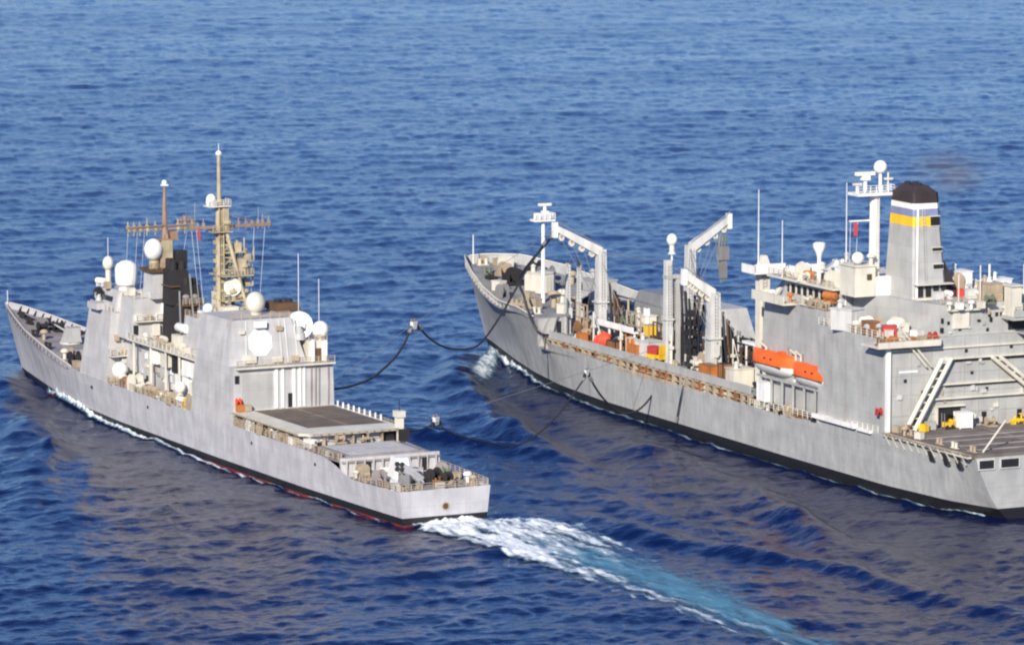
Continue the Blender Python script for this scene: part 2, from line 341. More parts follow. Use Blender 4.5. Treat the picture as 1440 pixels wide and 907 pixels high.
# ------------------------------------------------------------------ hulls
def loft(name, root, mat, L_deck, L_wl, x0, wl, dk, zt, flare, NS=90, NT=9, zb=-3.0, transom=None):
    """ribs from below the water to the deck edge; returns half breadth at the deck"""
    b = MB(); s = np.concatenate([np.linspace(0, .86, int(NS*.72)), np.linspace(.87, 1, int(NS*.28))])
    ring = []
    for si in s:
        xd = x0+si*(L_deck-x0); xw = x0+si*(L_wl-x0); zd = interp(xd, zt); hd = interp(xd, dk); hw = interp(xw, wl)
        row = []
        for k in range(NT):
            z = zb+(zd-zb)*k/(NT-1)
            t = max(0, z)/zd; fl = flare(xd)
            h = hw+(hd-hw)*t**fl if z >= 0 else hw*(1+0.10*z/3)
            x = xw+(xd-xw)*t**0.9
            row.append((x, h, z))
        ring.append(row)
    for side in (1, -1):
        vs = [(x, side*h, z) for row in ring for (x, h, z) in row]
        fs = [(i*NT+k, i*NT+k+1, (i+1)*NT+k+1, (i+1)*NT+k) for i in range(len(ring)-1) for k in range(NT-1)]
        b.add(vs, fs)
    r0 = ring[0]; b.add([(x, h, z) for x, h, z in r0]+[(x, -h, z) for x, h, z in r0], [(k, k+1, NT+k+1, NT+k) for k in range(NT-1)])
    return b.build(name, mat, root, smooth=True)
def deck(name, root, mat, x0, x1, dk, z, inset=0.12, thick=0.25, n=24, zf=None):
    b = MB(); xs = np.linspace(x0, x1, n); vs = []; fs = []
    for x in xs:
        h = max(0.02, interp(x, dk)-inset); zz = zf(x) if zf else z
        vs += [(x, h, zz), (x, -h, zz), (x, h, zz-thick), (x, -h, zz-thick)]
    for i in range(n-1):
        a = 4*i; c = a+4
        fs += [(a, c, c+1, a+1), (a+2, a+3, c+3, c+2), (a, a+2, c+2, c), (a+1, c+1, c+3, a+3)]
    fs += [(0, 1, 3, 2), (4*n-4, 4*n-2, 4*n-1, 4*n-3)]
    b.add(vs, fs); return b.build(name, mat, root)

# ---------------- shared deck fittings: one source mesh each, copies share it
def f_winch(b):
    b.box(-.9, .9, -.7, .7, 0, .2); b.lathe([(.55, -.6), (.55, -.5), (.3, -.5), (.3, .5), (.55, .5), (.55, .6)], (0, 0, .75), 12, (0, 1, 0)); b.box(.55, .95, -.35, .35, .2, .9); b.box(-.1, .1, -.68, -.62, .2, .8); b.box(-.1, .1, .62, .68, .2, .8)
def f_vent(b): b.lathe([(.22, 0), (.22, .8), (.5, .85), (.52, 1.05), (.3, 1.25), (.02, 1.3)], (0, 0, 0), 12)
def f_locker(b): b.box(-.6, .6, -.4, .4, .08, .95); b.box(-.64, .64, -.44, .44, .95, 1.05); b.box(-.5, -.4, -.35, .35, 0, .08); b.box(.4, .5, -.35, .35, 0, .08); b.box(-.08, .08, .4, .45, .75, .9)
def f_bollard(b):
    b.box(-.7, .7, -.25, .25, 0, .1)
    for x in (-.42, .42): b.lathe([(.2, .1), (.2, .6), (.27, .65), (.27, .75), (.1, .8)], (x, 0, 0), 10)
def f_valve(b):
    b.tube([(-1, 0, .4), (1, 0, .4)], .18, 8); b.tube([(-.4, 0, .4), (-.4, 0, 1.1)], .1, 6); b.lathe([(.32, 0), (.32, .06)], (-.4, 0, 1.1), 10); b.tube([(.4, 0, 0), (.4, 0, .9)], .16, 8); b.lathe([(.3, -.05), (.3, .05)], (.0, 0, .4), 10, (1, 0, 0))
    b.box(-.95, -.8, -.2, .2, 0, .4); b.box(.7, .85, -.2, .2, 0, .4)
def f_reel(b):
    b.lathe([(.85, -.55), (.85, -.45), (.4, -.45), (.4, .45), (.85, .45), (.85, .55)], (0, 0, .95), 14, (0, 1, 0)); b.box(-.7, .7, -.62, -.56, 0, .95); b.box(-.7, .7, .56, .62, 0, .95)
def f_canister(b): b.lathe([(.1, -.85), (.36, -.8), (.4, -.7), (.4, -.06), (.43, -.05), (.43, .05), (.4, .06), (.4, .7), (.36, .8), (.1, .85)], (0, 0, .75), 12, (1, 0, 0)); b.box(-.5, -.4, -.4, .4, 0, .45); b.box(.4, .5, -.4, .4, 0, .45)
def f_pipes(b):
    for y, r in ((-.35, .16), (.05, .12), (.4, .18)): b.tube([(-3, y, .45), (3, y, .45)], r, 8)
    for x in (-2.2, 0, 2.2): b.box(x-.08, x+.08, -.6, .6, 0, .32)
    for x in (-1.1, 1.3): b.lathe([(.3, -.05), (.3, .05)], (x, .4, .45), 10, (1, 0, 0))
def f_house(b):
    b.box(-1.4, 1.4, -1.1, 1.1, 0, 2.2); b.box(-1.5, 1.5, -1.2, 1.2, 2.2, 2.32); b.box(-1.46, -1.4, -.4, .4, .1, 1.95); b.lathe([(.25, 0), (.25, .6), (.4, .65), (.05, .9)], (.7, .4, 2.3), 10)
FIT = {}
for nm, fn in (('winch', f_winch), ('vent', f_vent), ('locker', f_locker), ('bollard', f_bollard), ('valve', f_valve), ('hose_reel', f_reel), ('life_raft_canister', f_canister), ('pipe_run', f_pipes), ('winch_house', f_house)):
    b = MB(); fn(b); me = bpy.data.meshes.new(nm); me.from_pydata(b.v, [], b.f); me.update()
    FIT[nm] = me
VAR = {}
def put(nm, mat, parent, loc, rz=0, sc=1.0):
    key = (nm, mat)
    if key not in VAR:
        me = FIT[nm].copy(); bm = bmesh.new(); bm.from_mesh(me); bmesh.ops.recalc_face_normals(bm, faces=bm.faces); bm.to_mesh(me); bm.free(); me.materials.append(M[mat]); VAR[key] = me
    o = bpy.data.objects.new(nm, VAR[key]); COL.objects.link(o); o.parent = parent; o.location = loc; o.rotation_euler = (0, 0, rz)
    o.scale = sc if isinstance(sc, tuple) else (sc,)*3
    return o
def box_part(name, mat, parent, *a, **k): b = MB(); b.box(*a, **k); return b.build(name, mat, parent)
def door(parent, x, y, z, face='x', w=0.8, h=1.9, mat='dark', d=0.06):
    b = MB()
    if face == 'x': b.box(x-d, x+d, y-w/2, y+w/2, z, z+h)
    else: b.box(x-w/2, x+w/2, y-d, y+d, z, z+h)
    return b.build('door', mat, parent)
def dish(parent, c, r, axis, mat='white', name='radar_dish', ped=None):
    b = MB(); ax = Vector(axis).normalized()
    b.lathe([(r*.12, -.42*r), (r*.5, -.34*r), (r*.85, -.12*r), (r, .06*r), (r*.95, .06*r), (r*.6, -.12*r), (r*.2, -.22*r)], c, 20, axis)
    C = Vector(c); b.tube([C-ax*.2*r, C+ax*.6*r], r*.05, 6); b.ball(tuple(C+ax*.6*r), r*.12, n=8)
    o = b.build(name, mat, parent, True)
    if ped:
        q = MB(); q.lathe([(r*.5, 0), (r*.42, .5*ped), (r*.3, .55*ped), (r*.3, ped)], (c[0], c[1], c[2]-ped-r*.1), 12)
        for sgn in (-1, 1): q.box(c[0]-.15, c[0]+.15, c[1]+sgn*r*.5-.1, c[1]+sgn*r*.5+.1, c[2]-r*.6, c[2]+.2)
        q.build('pedestal', 'navy', o)
    return o
def radome(parent, c, r, sz=1.0, ped=1.0, mat='white'):
    b = MB(); b.ball(c, r, sz); o = b.build('radome', mat, parent, True)
    q = MB(); q.lathe([(r*.75, 0), (r*.5, ped*.3), (r*.5, ped)], (c[0], c[1], c[2]-r*sz-ped+.15*r), 12); q.build('pedestal', 'cream', o)
    return o
# ------------------------------------------------------------------ the cruiser
CR = empty('cruiser'); fdh_root = CR; tag(CR, 'slender light grey warship with two tall masts and a white wake at its square stern', 'warship')
CDK = [(0, 7.0), (8, 7.4), (15, 7.7), (30, 8.1), (60, 8.4), (100, 8.4), (110, 8.3), (120, 8), (130, 7.4), (140, 6.5), (150, 5.1), (160, 3.2), (168, 1.4), (172.8, .05)]
CWL = [(0, 6.45), (10, 7), (30, 7.9), (60, 8.3), (100, 8), (120, 6.9), (135, 5), (150, 2.5), (160, .8), (164, .02)]
CZT = [(0, 4.6), (8, 4.4), (14, 4.3), (17, 4.8), (19, 5.5), (22.5, 6.3), (30, 6.4), (60, 6.5), (118, 6.5), (130, 7.6), (140, 8.5), (150, 9.2), (160, 10.2), (168, 10.9), (172.8, 11.1)]
hull = loft('hull', CR, 'navyhull', 172.8, 164, 0, CWL, CDK, CZT, lambda x: 1.0 if x < 100 else 1.0+(x-100)/72*0.9)
box_part('stern_crest', 'brown', hull, -.06, .05, -.45, .35, 1.7, 2.6)
b = MB(); b.lathe([(.62, 0), (.62, .05), (.45, .06), (.45, .02)], (-.02, -.05, 2.15), 18, (-1, 0, 0)); b.build('crest_ring', 'tan', hull)
b = MB()
for x in (26, 48, 88, 112): b.box(x, x+.35, interp(x, CDK)-.15, interp(x, CDK)+.06, 4.6, 5.0)
b.build('scupper', 'dark', hull)
deck('quarterdeck', CR, 'mauve', .1, 17.5, CDK, 4.15)
deck('main_deck', CR, 'mauve', 17.5, 121, CDK, 6.35)
deck('foredeck', CR, 'mauve', 121, 171.8, CDK, 0, zf=lambda x: interp(x, CZT)-np.interp(x, [121, 126], [.2, .95]))
# stern: break wall, missile hatches, gun, launcher
b = MB(); b.prism([(17.45, 7.7), (17.45, -7.7), (18.0, -7.7), (18.0, 7.7)], 4.1, [(17.9, 7.75), (17.9, -7.75), (18.3, -7.75), (18.3, 7.75)], 6.75); bw = b.build('break_bulkhead', 'navy', CR)
b = MB()
for y in np.arange(-7, 7.2, 1.4): b = MB(); b.box(17.25, 17.6, y-.06, y+.06, 4.2, 6.5); b.build('stiffener', 'navy', bw)
door(bw, 17.5, -5.2, 4.25); door(bw, 17.5, 3.6, 4.25)
vl = box_part('missile_hatch_block', 'mauve', CR, 18.4, 28.4, -5.6, 6.6, 6.4, 7.0)
b = MB()
for i in range(8):
    for j in range(8): b.box(19+i*1.12, 19.95+i*1.12, -4.9+j*1.35, -3.75+j*1.35, 7.0, 7.06)
b.build('hatch_lids', 'navy', vl)
def gun(loc, rz, sm='white'):
    g = empty('deck_gun', loc, rz, CR)
    b = MB(); b.lathe([(1.9, 0), (1.9, .35), (1.6, .4)], (0, 0, 0), 20); b.build('gun_ring', 'navy', g)
    b = MB(); b.prism([(-1.9, -1.2), (1.3, -1.25), (1.9, -.6), (1.9, .6), (1.3, 1.25), (-1.9, 1.2)], .4, [(-1.6, -.8), (.5, -.8), (.9, -.4), (.9, .4), (.5, .8), (-1.6, .8)], 2.7); b.build('gun_shield', sm, g, False)
    b = MB(); b.tube([(1.2, 0, 1.6), (3.0, 0, 1.85), (7.4, 0, 2.3)], .24, 10, .12); b.build('gun_barrel', 'navy', g, True)
    return g
g_ = gun((11.0, 1.4, 4.15), math.radians(172)); g_.scale = (1.25, 1.25, 1.25); gun((142, 0, 7.65), 0, 'oil')
ml = empty('missile_launcher', (4.4, 3.2, 4.2), math.radians(-62), CR)
b = MB(); b.box(-1.6, -1.3, -1, 1, 0, 2.2); b.box(.9, 1.2, -1, 1, 0, 1.0); b.box(-1.7, 1.4, -1.1, 1.1, 0, .15); b.build('launcher_frame', 'steel', ml)
for j in (-.42, .42):
    for k in (0, .78):
        b = MB(); b.tube([(2.1, j, .6+k*.9), (-2.5, j, 3.0+k*.9)], .36, 12); t = b.build('canister', 'white', ml, True)
        b = MB(); b.tube([(-2.5, j, 3.0+k*.9), (-2.62, j, 3.06+k*.9)], .37, 12); b.build('canister_cap', 'dark', t)
for x, y, n, m, r in [(14.5, 5.5, 'winch', 'tan', 0), (12.5, 6.6, 'bollard', 'tan', .1), (5.5, 6.6, 'bollard', 'tan', 0), (2.0, 5.2, 'bollard', 'tan', .3), (2.2, -5.4, 'bollard', 'tan', 0), (1.6, 0, 'locker', 'cream', 1.57), (7, -5, 'winch', 'tan', .4),
                      (9, -6.2, 'locker', 'tan', 0), (12, -5.8, 'hose_reel', 'grn', 0), (15, -3, 'locker', 'navy', 1.57), (16, 6.2, 'vent', 'cream', 0), (4, -3.4, 'winch', 'black', .2), (2.6, -2.2, 'valve', 'tan', 0), (13.5, -1.5, 'vent', 'tan', 0), (6.5, -2.0, 'valve', 'woodbrown', .5), (1.4, 3.2, 'valve', 'tan', .2), (16.2, 1.5, 'life_raft_canister', 'white', 1.57), (3.4, -6.0, 'vent', 'tan', 0)]:
    put(n, m, CR, (x, y, 4.15), r, random.uniform(.85, 1.15))
for x, y, sc in ((8.6, -2.4, 1.5), (6.6, -3.4, 1.2)): put('winch', 'black', CR, (x, y, 4.16), .5, sc)
for x, y in ((13.8, 3.2), (12.6, -5.6), (15.8, -1), (10, 5.4), (3, 6.0), (1.2, -2.2), (7.8, 6.4), (16.4, 5.0), (5.6, -6.2)): put(random.choice(['locker', 'hose_reel', 'vent', 'valve']), random.choice(['tan', 'cream', 'mauve', 'white', 'navy']), CR, (x, y, 4.16), random.uniform(0, 3), random.uniform(.9, 1.25))
railing([(.3, 6.7, 4.5), (.25, -6.7, 4.5)], 1.0, CR); railing([(.3, 6.8, 4.5), (14, 7.5, 4.3)], 1.0, CR); railing([(.3, -6.8, 4.5), (17, -7.6, 4.6)], 1.0, CR)
# flight deck on its low house
fd = MB(); fd.prism([(30.2, 6.9), (30.2, -6.9), (31.2, -8.1), (55, -8.2), (55, 8.2), (31.4, 8.15)], 8.1, [(30, 7), (30, -7), (31.2, -8.2), (55, -8.3), (55, 8.3), (31.4, 8.25)], 8.5)
fd = fd.build('flight_deck', 'cream', CR)
b = MB(); b.prism([(35.6, 4.9), (35.2, -7.5), (54.4, -7.7), (54.4, 5.2)], 8.503, [(35.6, 4.9), (35.2, -7.5), (54.4, -7.7), (54.4, 5.2)], 8.512); b.build('deck_surface', 'fdeck', fd)
b = MB(); b.box(36, 54, -1.56, -1.44, 8.514, 8.519); b.box(46, 46.12, -6, 3.6, 8.514, 8.518); b.build('deck_marking', 'tan', fd)
b = MB(); b.box(31.3, 55, -7.2, 6.6, 6.3, 8.08); lo = b.build('deckhouse', 'navy', CR)
b = MB()
for x in np.arange(33, 55, 3.1): b = MB(); b.box(x, x+.16, 6.6, 8.1, 6.4, 8.08); b.build('bracket', 'tan', lo)
for y in np.arange(-7, 7.5, 2.3): b = MB(); b.box(30.5, 31.3, y-.1, y+.1, 6.4, 8.08); b.build('bracket', 'tan', lo)
for y in (-5.6, -2.2, 4.8): door(lo, 31.3, y, 6.4, h=1.6, w=1.1)
for x in (34.5, 41, 50): door(lo, x, 6.6, 6.4, face='y', h=1.6, w=1.0)
for i, x in enumerate(np.arange(32, 55, 1.5)):
    n = random.choice(['locker', 'life_raft_canister', 'hose_reel', 'vent', 'valve', 'locker', 'winch', 'valve']); put(n, random.choice(['tan', 'cream', 'white', 'tan', 'navy', 'woodbrown']), CR, (x, 7.55+random.uniform(-.15, .1), 6.36), random.choice([0, .1, 3.1]), random.uniform(.9, 1.3))
put('life_raft_canister', 'white', CR, (31.6, 4.8, 6.4), 1.57, 1.5); put('locker', 'white', CR, (30.6, 6.9, 6.4), 0, 1.3); put('winch', 'tan', CR, (29.6, 2.5, 7.0), 0); put('valve', 'tan', CR, (29.4, -1.5, 7.0), 1.57)
for x in np.arange(19, 30, 2.2): put(random.choice(['locker', 'bollard', 'vent', 'valve']), random.choice(['tan', 'cream']), CR, (x, 7.3, 6.36), 0, .9)
railing([(18.5, 7.8, 6.4), (55, 8.25, 6.45)], 1.0, CR)
b = MB()   # lowered safety nets round the flight deck
for (x0, y0), (x1, y1), (nx, ny) in [((32, 8.3), (54, 8.35), (0, 1)), ((32, -8.3), (54, -8.35), (0, -1)), ((30, 6.6), (30, -6.6), (-1, 0))]:
    n = int(math.hypot(x1-x0, y1-y0)/1.2)
    for i in range(n+1):
        x = x0+(x1-x0)*i/n; y = y0+(y1-y0)*i/n; b.tube([(x, y, 8.35), (x+nx*.9, y+ny*.9, 8.5)], .05, 4)
    for k in (.45, .9): b.tube([(x0+nx*k, y0+ny*k, 8.45+.1*k), (x1+nx*k, y1+ny*k, 8.45+.1*k)], .045, 4)
b.build('safety_net', 'tan', fd)
b = MB()
for i in range(9): x = 38+i*1.9; b.box(x-.09, x+.09, -8.0, -7.8, 8.5, 9.35)
b.build('deck_light_post', 'white', fd)
rs = empty('receiving_station', (30.6, -7.4, 6.4), 0, CR)
b = MB(); b.box(-.5, .5, -.5, .5, 0, 3.6); b.box(-.7, .7, -.7, .7, 3.6, 4.5); b.build('post', 'cream', rs)
b = MB(); b.tube([(0, 0, 4.4), (0, 0, 6.2)], .08, 6); b.build('antenna', 'black', rs); b = MB(); b.box(-1.0, -.5, -1.2, .4, .2, 1.9); b.build('control_box', 'black', rs); b = MB(); b.box(.5, 2.2, .2, 1.8, .2, 1.5); b.build('winch_gear', 'black', rs)

# aft deckhouse with hangar
b = MB(); b.prism([(55, 8.32), (55, -8.2), (71, -8.2), (71, 8.36)], 6.3, [(55.1, 8.05), (55.1, -8.0), (70.5, -8.0), (69.8, 8.1)], 15.0); ad = b.build('deckhouse', 'navy', CR)
b = MB(); b.box(54.3, 55.3, -8.1, 7.9, 14.75, 15.0); b.build('roof_ledge', 'cream', ad)
railing([(54.4, 7.8, 15.0), (54.4, -8.0, 15.0)], 1.0, ad, mat='tan', step=1.3)
b = MB()
for y, wd in ((1.3, .24), (.25, .2), (-1.55, .24), (-2.5, .2), (-3.2, .18)): b.box(54.85, 55.3, y-wd, y+wd, 8.6, 14.6)
b.build('door_track', 'white', ad)
b = MB()
for y in (-4.4, -5.1, -5.7, -7.2): b.box(54.9, 55.3, y-.08, y+.08, 8.6, 14.6)
b.build('wall_pipe', 'mauve', ad)
b = MB(); b.box(54.98, 55.2, 2.0, 6.8, 8.7, 13.8); b.build('hangar_door', 'oil', ad)
door(ad, 55.02, -1.0, 8.6, h=2.1, w=.75); door(ad, 55.05, 7.6, 12.6, w=.7, h=1.2); door(ad, 55.05, 4.9, 10.6, w=.35, h=.45)
put('locker', 'fender', CR, (54.6, 7.3, 8.52), 1.57, 1.0); put('hose_reel', 'redor', CR, (54.6, 7.6, 9.6), 0, .55); put('locker', 'tan', CR, (54.4, 6.2, 8.52), 1.57, .9); put('valve', 'tan', CR, (55.8, 8.0, 7.0), 0, .8)
b = MB(); b.prism([(57, 8.0), (57, -4.6), (70.2, -4.6), (69.8, 8.1)], 14.95, [(58.2, 7.0), (58.2, -2.5), (69.4, -3.0), (69.2, 7.3)], 21.6); ud = b.build('deckhouse', 'navy', CR)
b = MB(); pts = []
for i in range(8): a = math.pi/8+i*math.pi/4; pts.append((math.cos(a)*2.0, math.sin(a)*2.15))
tilt = 1.2/6.65
vs = [(57.0+tilt*(3.3+v)-.10, 2.7+u, 18.2+v) for u, v in pts]+[(57.0+tilt*(3.3+v)+.1, 2.7+u, 18.2+v) for u, v in pts]
b.add(vs, [tuple(range(8)), tuple(range(8, 16))[::-1]]+[(i, 8+i, 8+(i+1) % 8, (i+1) % 8) for i in range(8)]); b.build('array_panel', 'white', ud)
for z in (17.2, 19.3): door(ud, 57.3+(z-15)*.18, 6.0, z-1, w=.5, h=.6)
for y in (5.2, -.6, -1.6, -3.2): b = MB(); b.tube([(56.95, y, 15.1), (58.1, y*.92, 21.4)], .09, 5); b.build('wall_pipe', 'lgrey', ud)
for y, z, w_ in ((4.6, 15.3, .9), (.2, 15.2, .7), (-2.6, 15.2, .6), (5.6, 19.6, .4), (-.4, 19.8, .5)): box_part('junction_box', random.choice(['cream', 'lgrey', 'tan']), ud, 56.6+(z-15)*.18, 57.3+(z-15)*.18, y-w_, y+w_, z, z+w_*1.3)
box_part('sensor_box', 'white', ud, 57.2, 57.9, 1.8, 3.6, 20.4, 21.4)
railing([(58.4, 6.9, 21.6), (58.4, -2.4, 21.6)], .9, ud, step=1.5)
b = MB(); b.prism([(56.4, -4.7), (56.4, -7.9), (69, -7.9), (69, -4.7)], 15, [(56.4, -4.7), (56.4, -7.7), (69, -7.7), (69, -4.7)], 18.1); sb = b.build('deckhouse', 'cream', CR)
b = MB(); b.box(55.9, 56.4, -5.4, -5.1, 15, 18.3); b.box(56.0, 56.4, -7.5, -6.9, 15, 17.6); b.build('locker', 'white', sb); door(sb, 56.4, -6.2, 15.05, mat='brown', w=1.0)
railing([(56.5, -4.7, 18.1), (56.5, -7.7, 18.1)], .9, sb, step=.8)
radome(CR, (57.6, -7.1, 19.5), 1.3, 1.05, .9); dish(CR, (58.2, -3.9, 20.3), 2.1, (-.93, .2, .12), ped=1.9)
radome(CR, (63.5, .9, 23.4), 1.5, 1.1, 1.2, 'cream')
b = MB(); b.prism([(61, -1.7), (61, -5.4), (66, -5.4), (66, -1.7)], 20.0, [(61.2, -1.9), (61.2, -5.2), (65.8, -5.2), (65.8, -1.9)], 22.2); st = b.build('exhaust_stack', 'mauve', CR)
b = MB(); b.prism([(60.9, -1.6), (60.9, -5.5), (66.1, -5.5), (66.1, -1.6)], 22.2, [(61.2, -1.9), (61.2, -5.2), (65.8, -5.2), (65.8, -1.9)], 23.3); b.build('stack_cap', 'brown', st)
for y in (-4.5, -2.7):
    b = MB(); b.lathe([(.6, 0), (.6, .5), (.5, .5), (.5, .2)], (63.4, y, 23.2), 12); b.build('exhaust_pipe', 'black', st)
# middle part of the ship: main mast house, low house with boat deck
b = MB(); b.prism([(70.4, 4.8), (70.4, -5), (84.5, -5), (84.5, 4.8)], 6.3, [(69.8, 4.0), (69.8, -4), (83.5, -4), (83.5, 4.0)], 19.4); mh = b.build('deckhouse', 'navy', CR)
railing([(70, 4.0, 19.4), (83.3, 4.0, 19.4)], .9, mh)
b = MB(); b.box(84, 107, -5.2, 5.0, 6.3, 13.6); ml_ = b.build('deckhouse', 'navy', CR)
b = MB(); b.box(72, 101, 3.4, 6.6, 13.6, 13.85); b.build('roof_ledge', 'cream', ml_)
railing([(72, 6.5, 13.85), (101, 6.5, 13.85)], .9, ml_, mat='cream')
for x in (74, 80.5, 86, 92, 99): b = MB(); b.box(x-.12, x+.12, 6.1, 6.4, 6.4, 13.6); b.build('roof_post', 'cream', ml_)
for i, x in enumerate((75.5, 79.0, 87.5, 91.5)):
    box_part('cabinet_or_gap_shade', 'white' if i != 2 else 'cream', CR, x-1.2, x+1.2, 4.9, 6.0, 10.6+.4*(i > 1), 13.0)
box_part('cabinet_or_gap_shade', 'dark', CR, 82.2, 85.6, 4.9, 5.4, 10.4, 13.2)  # dark box paints the shaded gap between the white cabinets
for x in (86.5, 96.5, 103): door(ml_, x, 5.0, 6.5, face='y')
box_part('ventilation_trunk', 'white', CR, 78.6, 83.6, 4.7, 5.7, 7.6, 10.4); box_part('ventilation_trunk', 'tan', CR, 72.4, 74.6, 4.7, 6.6, 6.4, 10.6); box_part('cabinet_or_gap_shade', 'cream', CR, 75, 76.4, 5.0, 6.4, 8.4, 10.0)
cv = MB(); cv.lathe([(.2, -1.9), (.62, -1.8), (.7, -1.6), (.7, 1.6), (.62, 1.8), (.2, 1.9)], (84.0, 4.2, 17.3), 14, (1, 0, 0)); cv.build('life_raft_pod', 'white', CR, True)
box_part('cabinet_or_gap_shade', 'cream', CR, 85, 87.5, 2.2, 4.6, 13.8, 16.0)
radome(CR, (75.0, 3.7, 21.3), .85, 1.0, .9); box_part('cabinet_or_gap_shade', 'white', CR, 76.5, 79, 2.6, 3.8, 19.4, 20.6)
radome(CR, (103.2, 6.9, 8.5), 1.3, 1.05, .9); radome(CR, (78.4, 7.0, 9.0), .92, 1.0, 1.3)
box_part('cabinet_or_gap_shade', 'dark', CR, 99.6, 101.4, 5.2, 6.6, 6.4, 8.4)
for x in np.arange(72, 104, 1.25):
    put(random.choice(['locker', 'hose_reel', 'vent', 'valve', 'winch', 'life_raft_canister', 'bollard', 'valve']), random.choice(['tan', 'tan', 'cream', 'cream', 'white', 'tan', 'yellow' if x < 78 else 'tan', 'woodbrown']), CR, (x, 7.5+random.uniform(-.5, .25), 6.36), random.choice([0, .2, 1.57, 3]), random.uniform(1.0, 1.55))
for x in np.arange(73, 100, 2.3):
    put(random.choice(['locker', 'vent', 'life_raft_canister', 'winch', 'locker']), random.choice(['tan', 'cream', 'white', 'navy']), CR, (x, random.uniform(3.8, 5.9), 13.86), random.choice([0, 1.57]), random.uniform(.8, 1.2))
railing([(71.2, 8.3, 6.45), (105.4, 8.3, 6.45)], 1.0, CR, mat='tan')
put('locker', 'fender', CR, (71.4, 7.6, 6.36), 0, 1.4); put('winch', 'yellow', CR, (74.2, 7.3, 6.36), 0, 1.3); put('locker', 'black', CR, (79.5, 7.8, 6.36), 0, .9)

for k in range(26):
    y = random.uniform(-4, 7.6); z = random.uniform(7.4, 15.6)
    box_part('junction_box', random.choice(['cream', 'lgrey', 'tan', 'white', 'dark', 'lgrey']), fdh_root, 105.3, 106.1, y, y+random.uniform(.3, .9), z, z+random.uniform(.3, 1.2)) if k % 2 else None
    x = random.uniform(72, 104); z = random.uniform(7.2, 12.6)
    box_part('junction_box', random.choice(['cream', 'lgrey', 'tan', 'white', 'dark', 'mauve']), ml_ if x > 84 else mh, x, x+random.uniform(.3, 1.2), 4.6, 5.25, z, z+random.uniform(.3, 1.1))
# forward funnel uptakes
fs = empty('exhaust_stack', (0, 0, 0), 0, CR)
b = MB(); b.prism([(90.5, 1.9), (90.5, -2.6), (98, -2.6), (98, 1.9)], 13.5, [(91.5, 1.3), (91.5, -2.0), (97.4, -2.0), (97.4, 1.8)], 19.6); b.build('stack_casing', 'black', fs)
b = MB(); b.prism([(93.5, 2.1), (93.5, -1.6), (97.2, -1.6), (97.2, 2.1)], 19.6, [(94.2, 1.8), (94.2, -1.0), (97.4, -1.0), (97.4, 1.8)], 25.0)
b.prism([(91.6, .9), (91.6, -2.4), (94, -2.4), (94, .9)], 19.6, [(91.9, .6), (91.9, -2.0), (94, -2.0), (94, .6)], 22.8); b.build('uptake_trunk', 'black', fs)
for x, y, z, h in [(95, 1.1, 25, 1.4), (96.6, 1.1, 25, 1.6), (95, -.3, 25, 1.2), (96.6, -.3, 25, 1.0), (92.9, -.2, 22.8, 1.2), (92.9, -1.3, 22.8, 1.0)]:
    b = MB(); b.lathe([(.62, 0), (.6, h), (.5, h), (.5, h-.6)], (x, y, z), 12); b.build('exhaust_pipe', 'black', fs)
b = MB(); b.box(88.9, 90.2, -2.0, 1.2, 14.0, 18.0); b.build('intake_louvre', 'mauve', fs)
for y, z0, z1 in ((1.7, 14, 22), (-.4, 18, 24.6), (-1.9, 14, 21)): b = MB(); b.tube([(90.6, y, z0), (91.3+.3*(z1-z0)/4, y*.8, z1)], .16, 6); b.build('steam_pipe', 'steel', fs)
b = MB(); b.box(91.0, 93.4, -2.3, 1.2, 19.6, 19.9); b.box(93.4, 97, -1.8, 2.3, 22.4, 22.6); b.build('platform', 'brown', fs)
railing([(91.0, 1.2, 19.9), (91.0, -2.3, 19.9)], .9, fs, 'tan', step=.9)
for y, z in ((.4, 20.2), (-1.0, 20.2)): put('vent', 'mauve', fs, (91.6, y, z-.3), 0, 1.2)
b = MB()
for z in np.arange(14.3, 18.4, .6): b.box(88.8, 88.95, -2.2, 1.0, z, z+.3)
b.build('louvre_slat', 'dark', fs)
box_part('intake_house', 'cream', CR, 86.5, 90, -5.6, -3.2, 13.7, 22.0)
b = MB(); b.tube([(88, -4.2, 22), (88, -4.2, 24)], .12, 6); b.box(86.8, 89.5, -5.2, -3.4, 20.2, 20.4); b.build('antenna_post', 'cream', CR)

# forward deckhouse and bridge
b = MB(); b.prism([(106, 8.25), (106, -8.2), (117.8, -7.7), (119.5, -3), (119.5, 3), (117.8, 8.0)], 6.3, [(106, 7.2), (106, -7.2), (115.6, -6.9), (117, -2.6), (117, 2.6), (115.6, 7.0)], 17.4); fdh = b.build('deckhouse', 'navy', CR)
b = MB(); b.prism([(100, 6.4), (100, -5.4), (113.6, -5.4), (113.6, 6.2)], 13.6, [(100.4, 5.6), (100.4, -4.8), (112.4, -4.8), (112.4, 5.6)], 20.0); ub = b.build('deckhouse', 'navy', CR)
b = MB(); b.prism([(105.8, 6.6), (105.8, -6.6), (114.8, -6.4), (114.8, 6.4)], 17.4, [(106.4, 5.7), (106.4, -5.7), (113.8, -5.4), (113.8, 5.4)], 20.6); br = b.build('bridge_house', 'navy', CR)
b = MB(); b.box(114.4, 114.75, -5.6, 5.6, 18.8, 19.7); b.box(108, 113.5, 6.02, 6.3, 18.8, 19.6); b.build('window_band', 'glass', br)
b = MB(); b.box(109.5, 113.5, 5.2, 8.2, 17.4, 18.4); b.box(109.7, 113.3, 5.2, 8.0, 18.4, 18.45); b.build('bridge_wing', 'navy', br)
for y, z in ((5.4, 14.0), (-2.2, 14.0), (-5.8, 8.0)): door(ub if z > 13 else fdh, 100.1 if z > 13 else 106, y, z)
b = MB(); b.box(106.2, 106.6, 2.4, 5.4, 17.6, 20.2); b.build('recess_panel', 'tan', br)
b = MB()
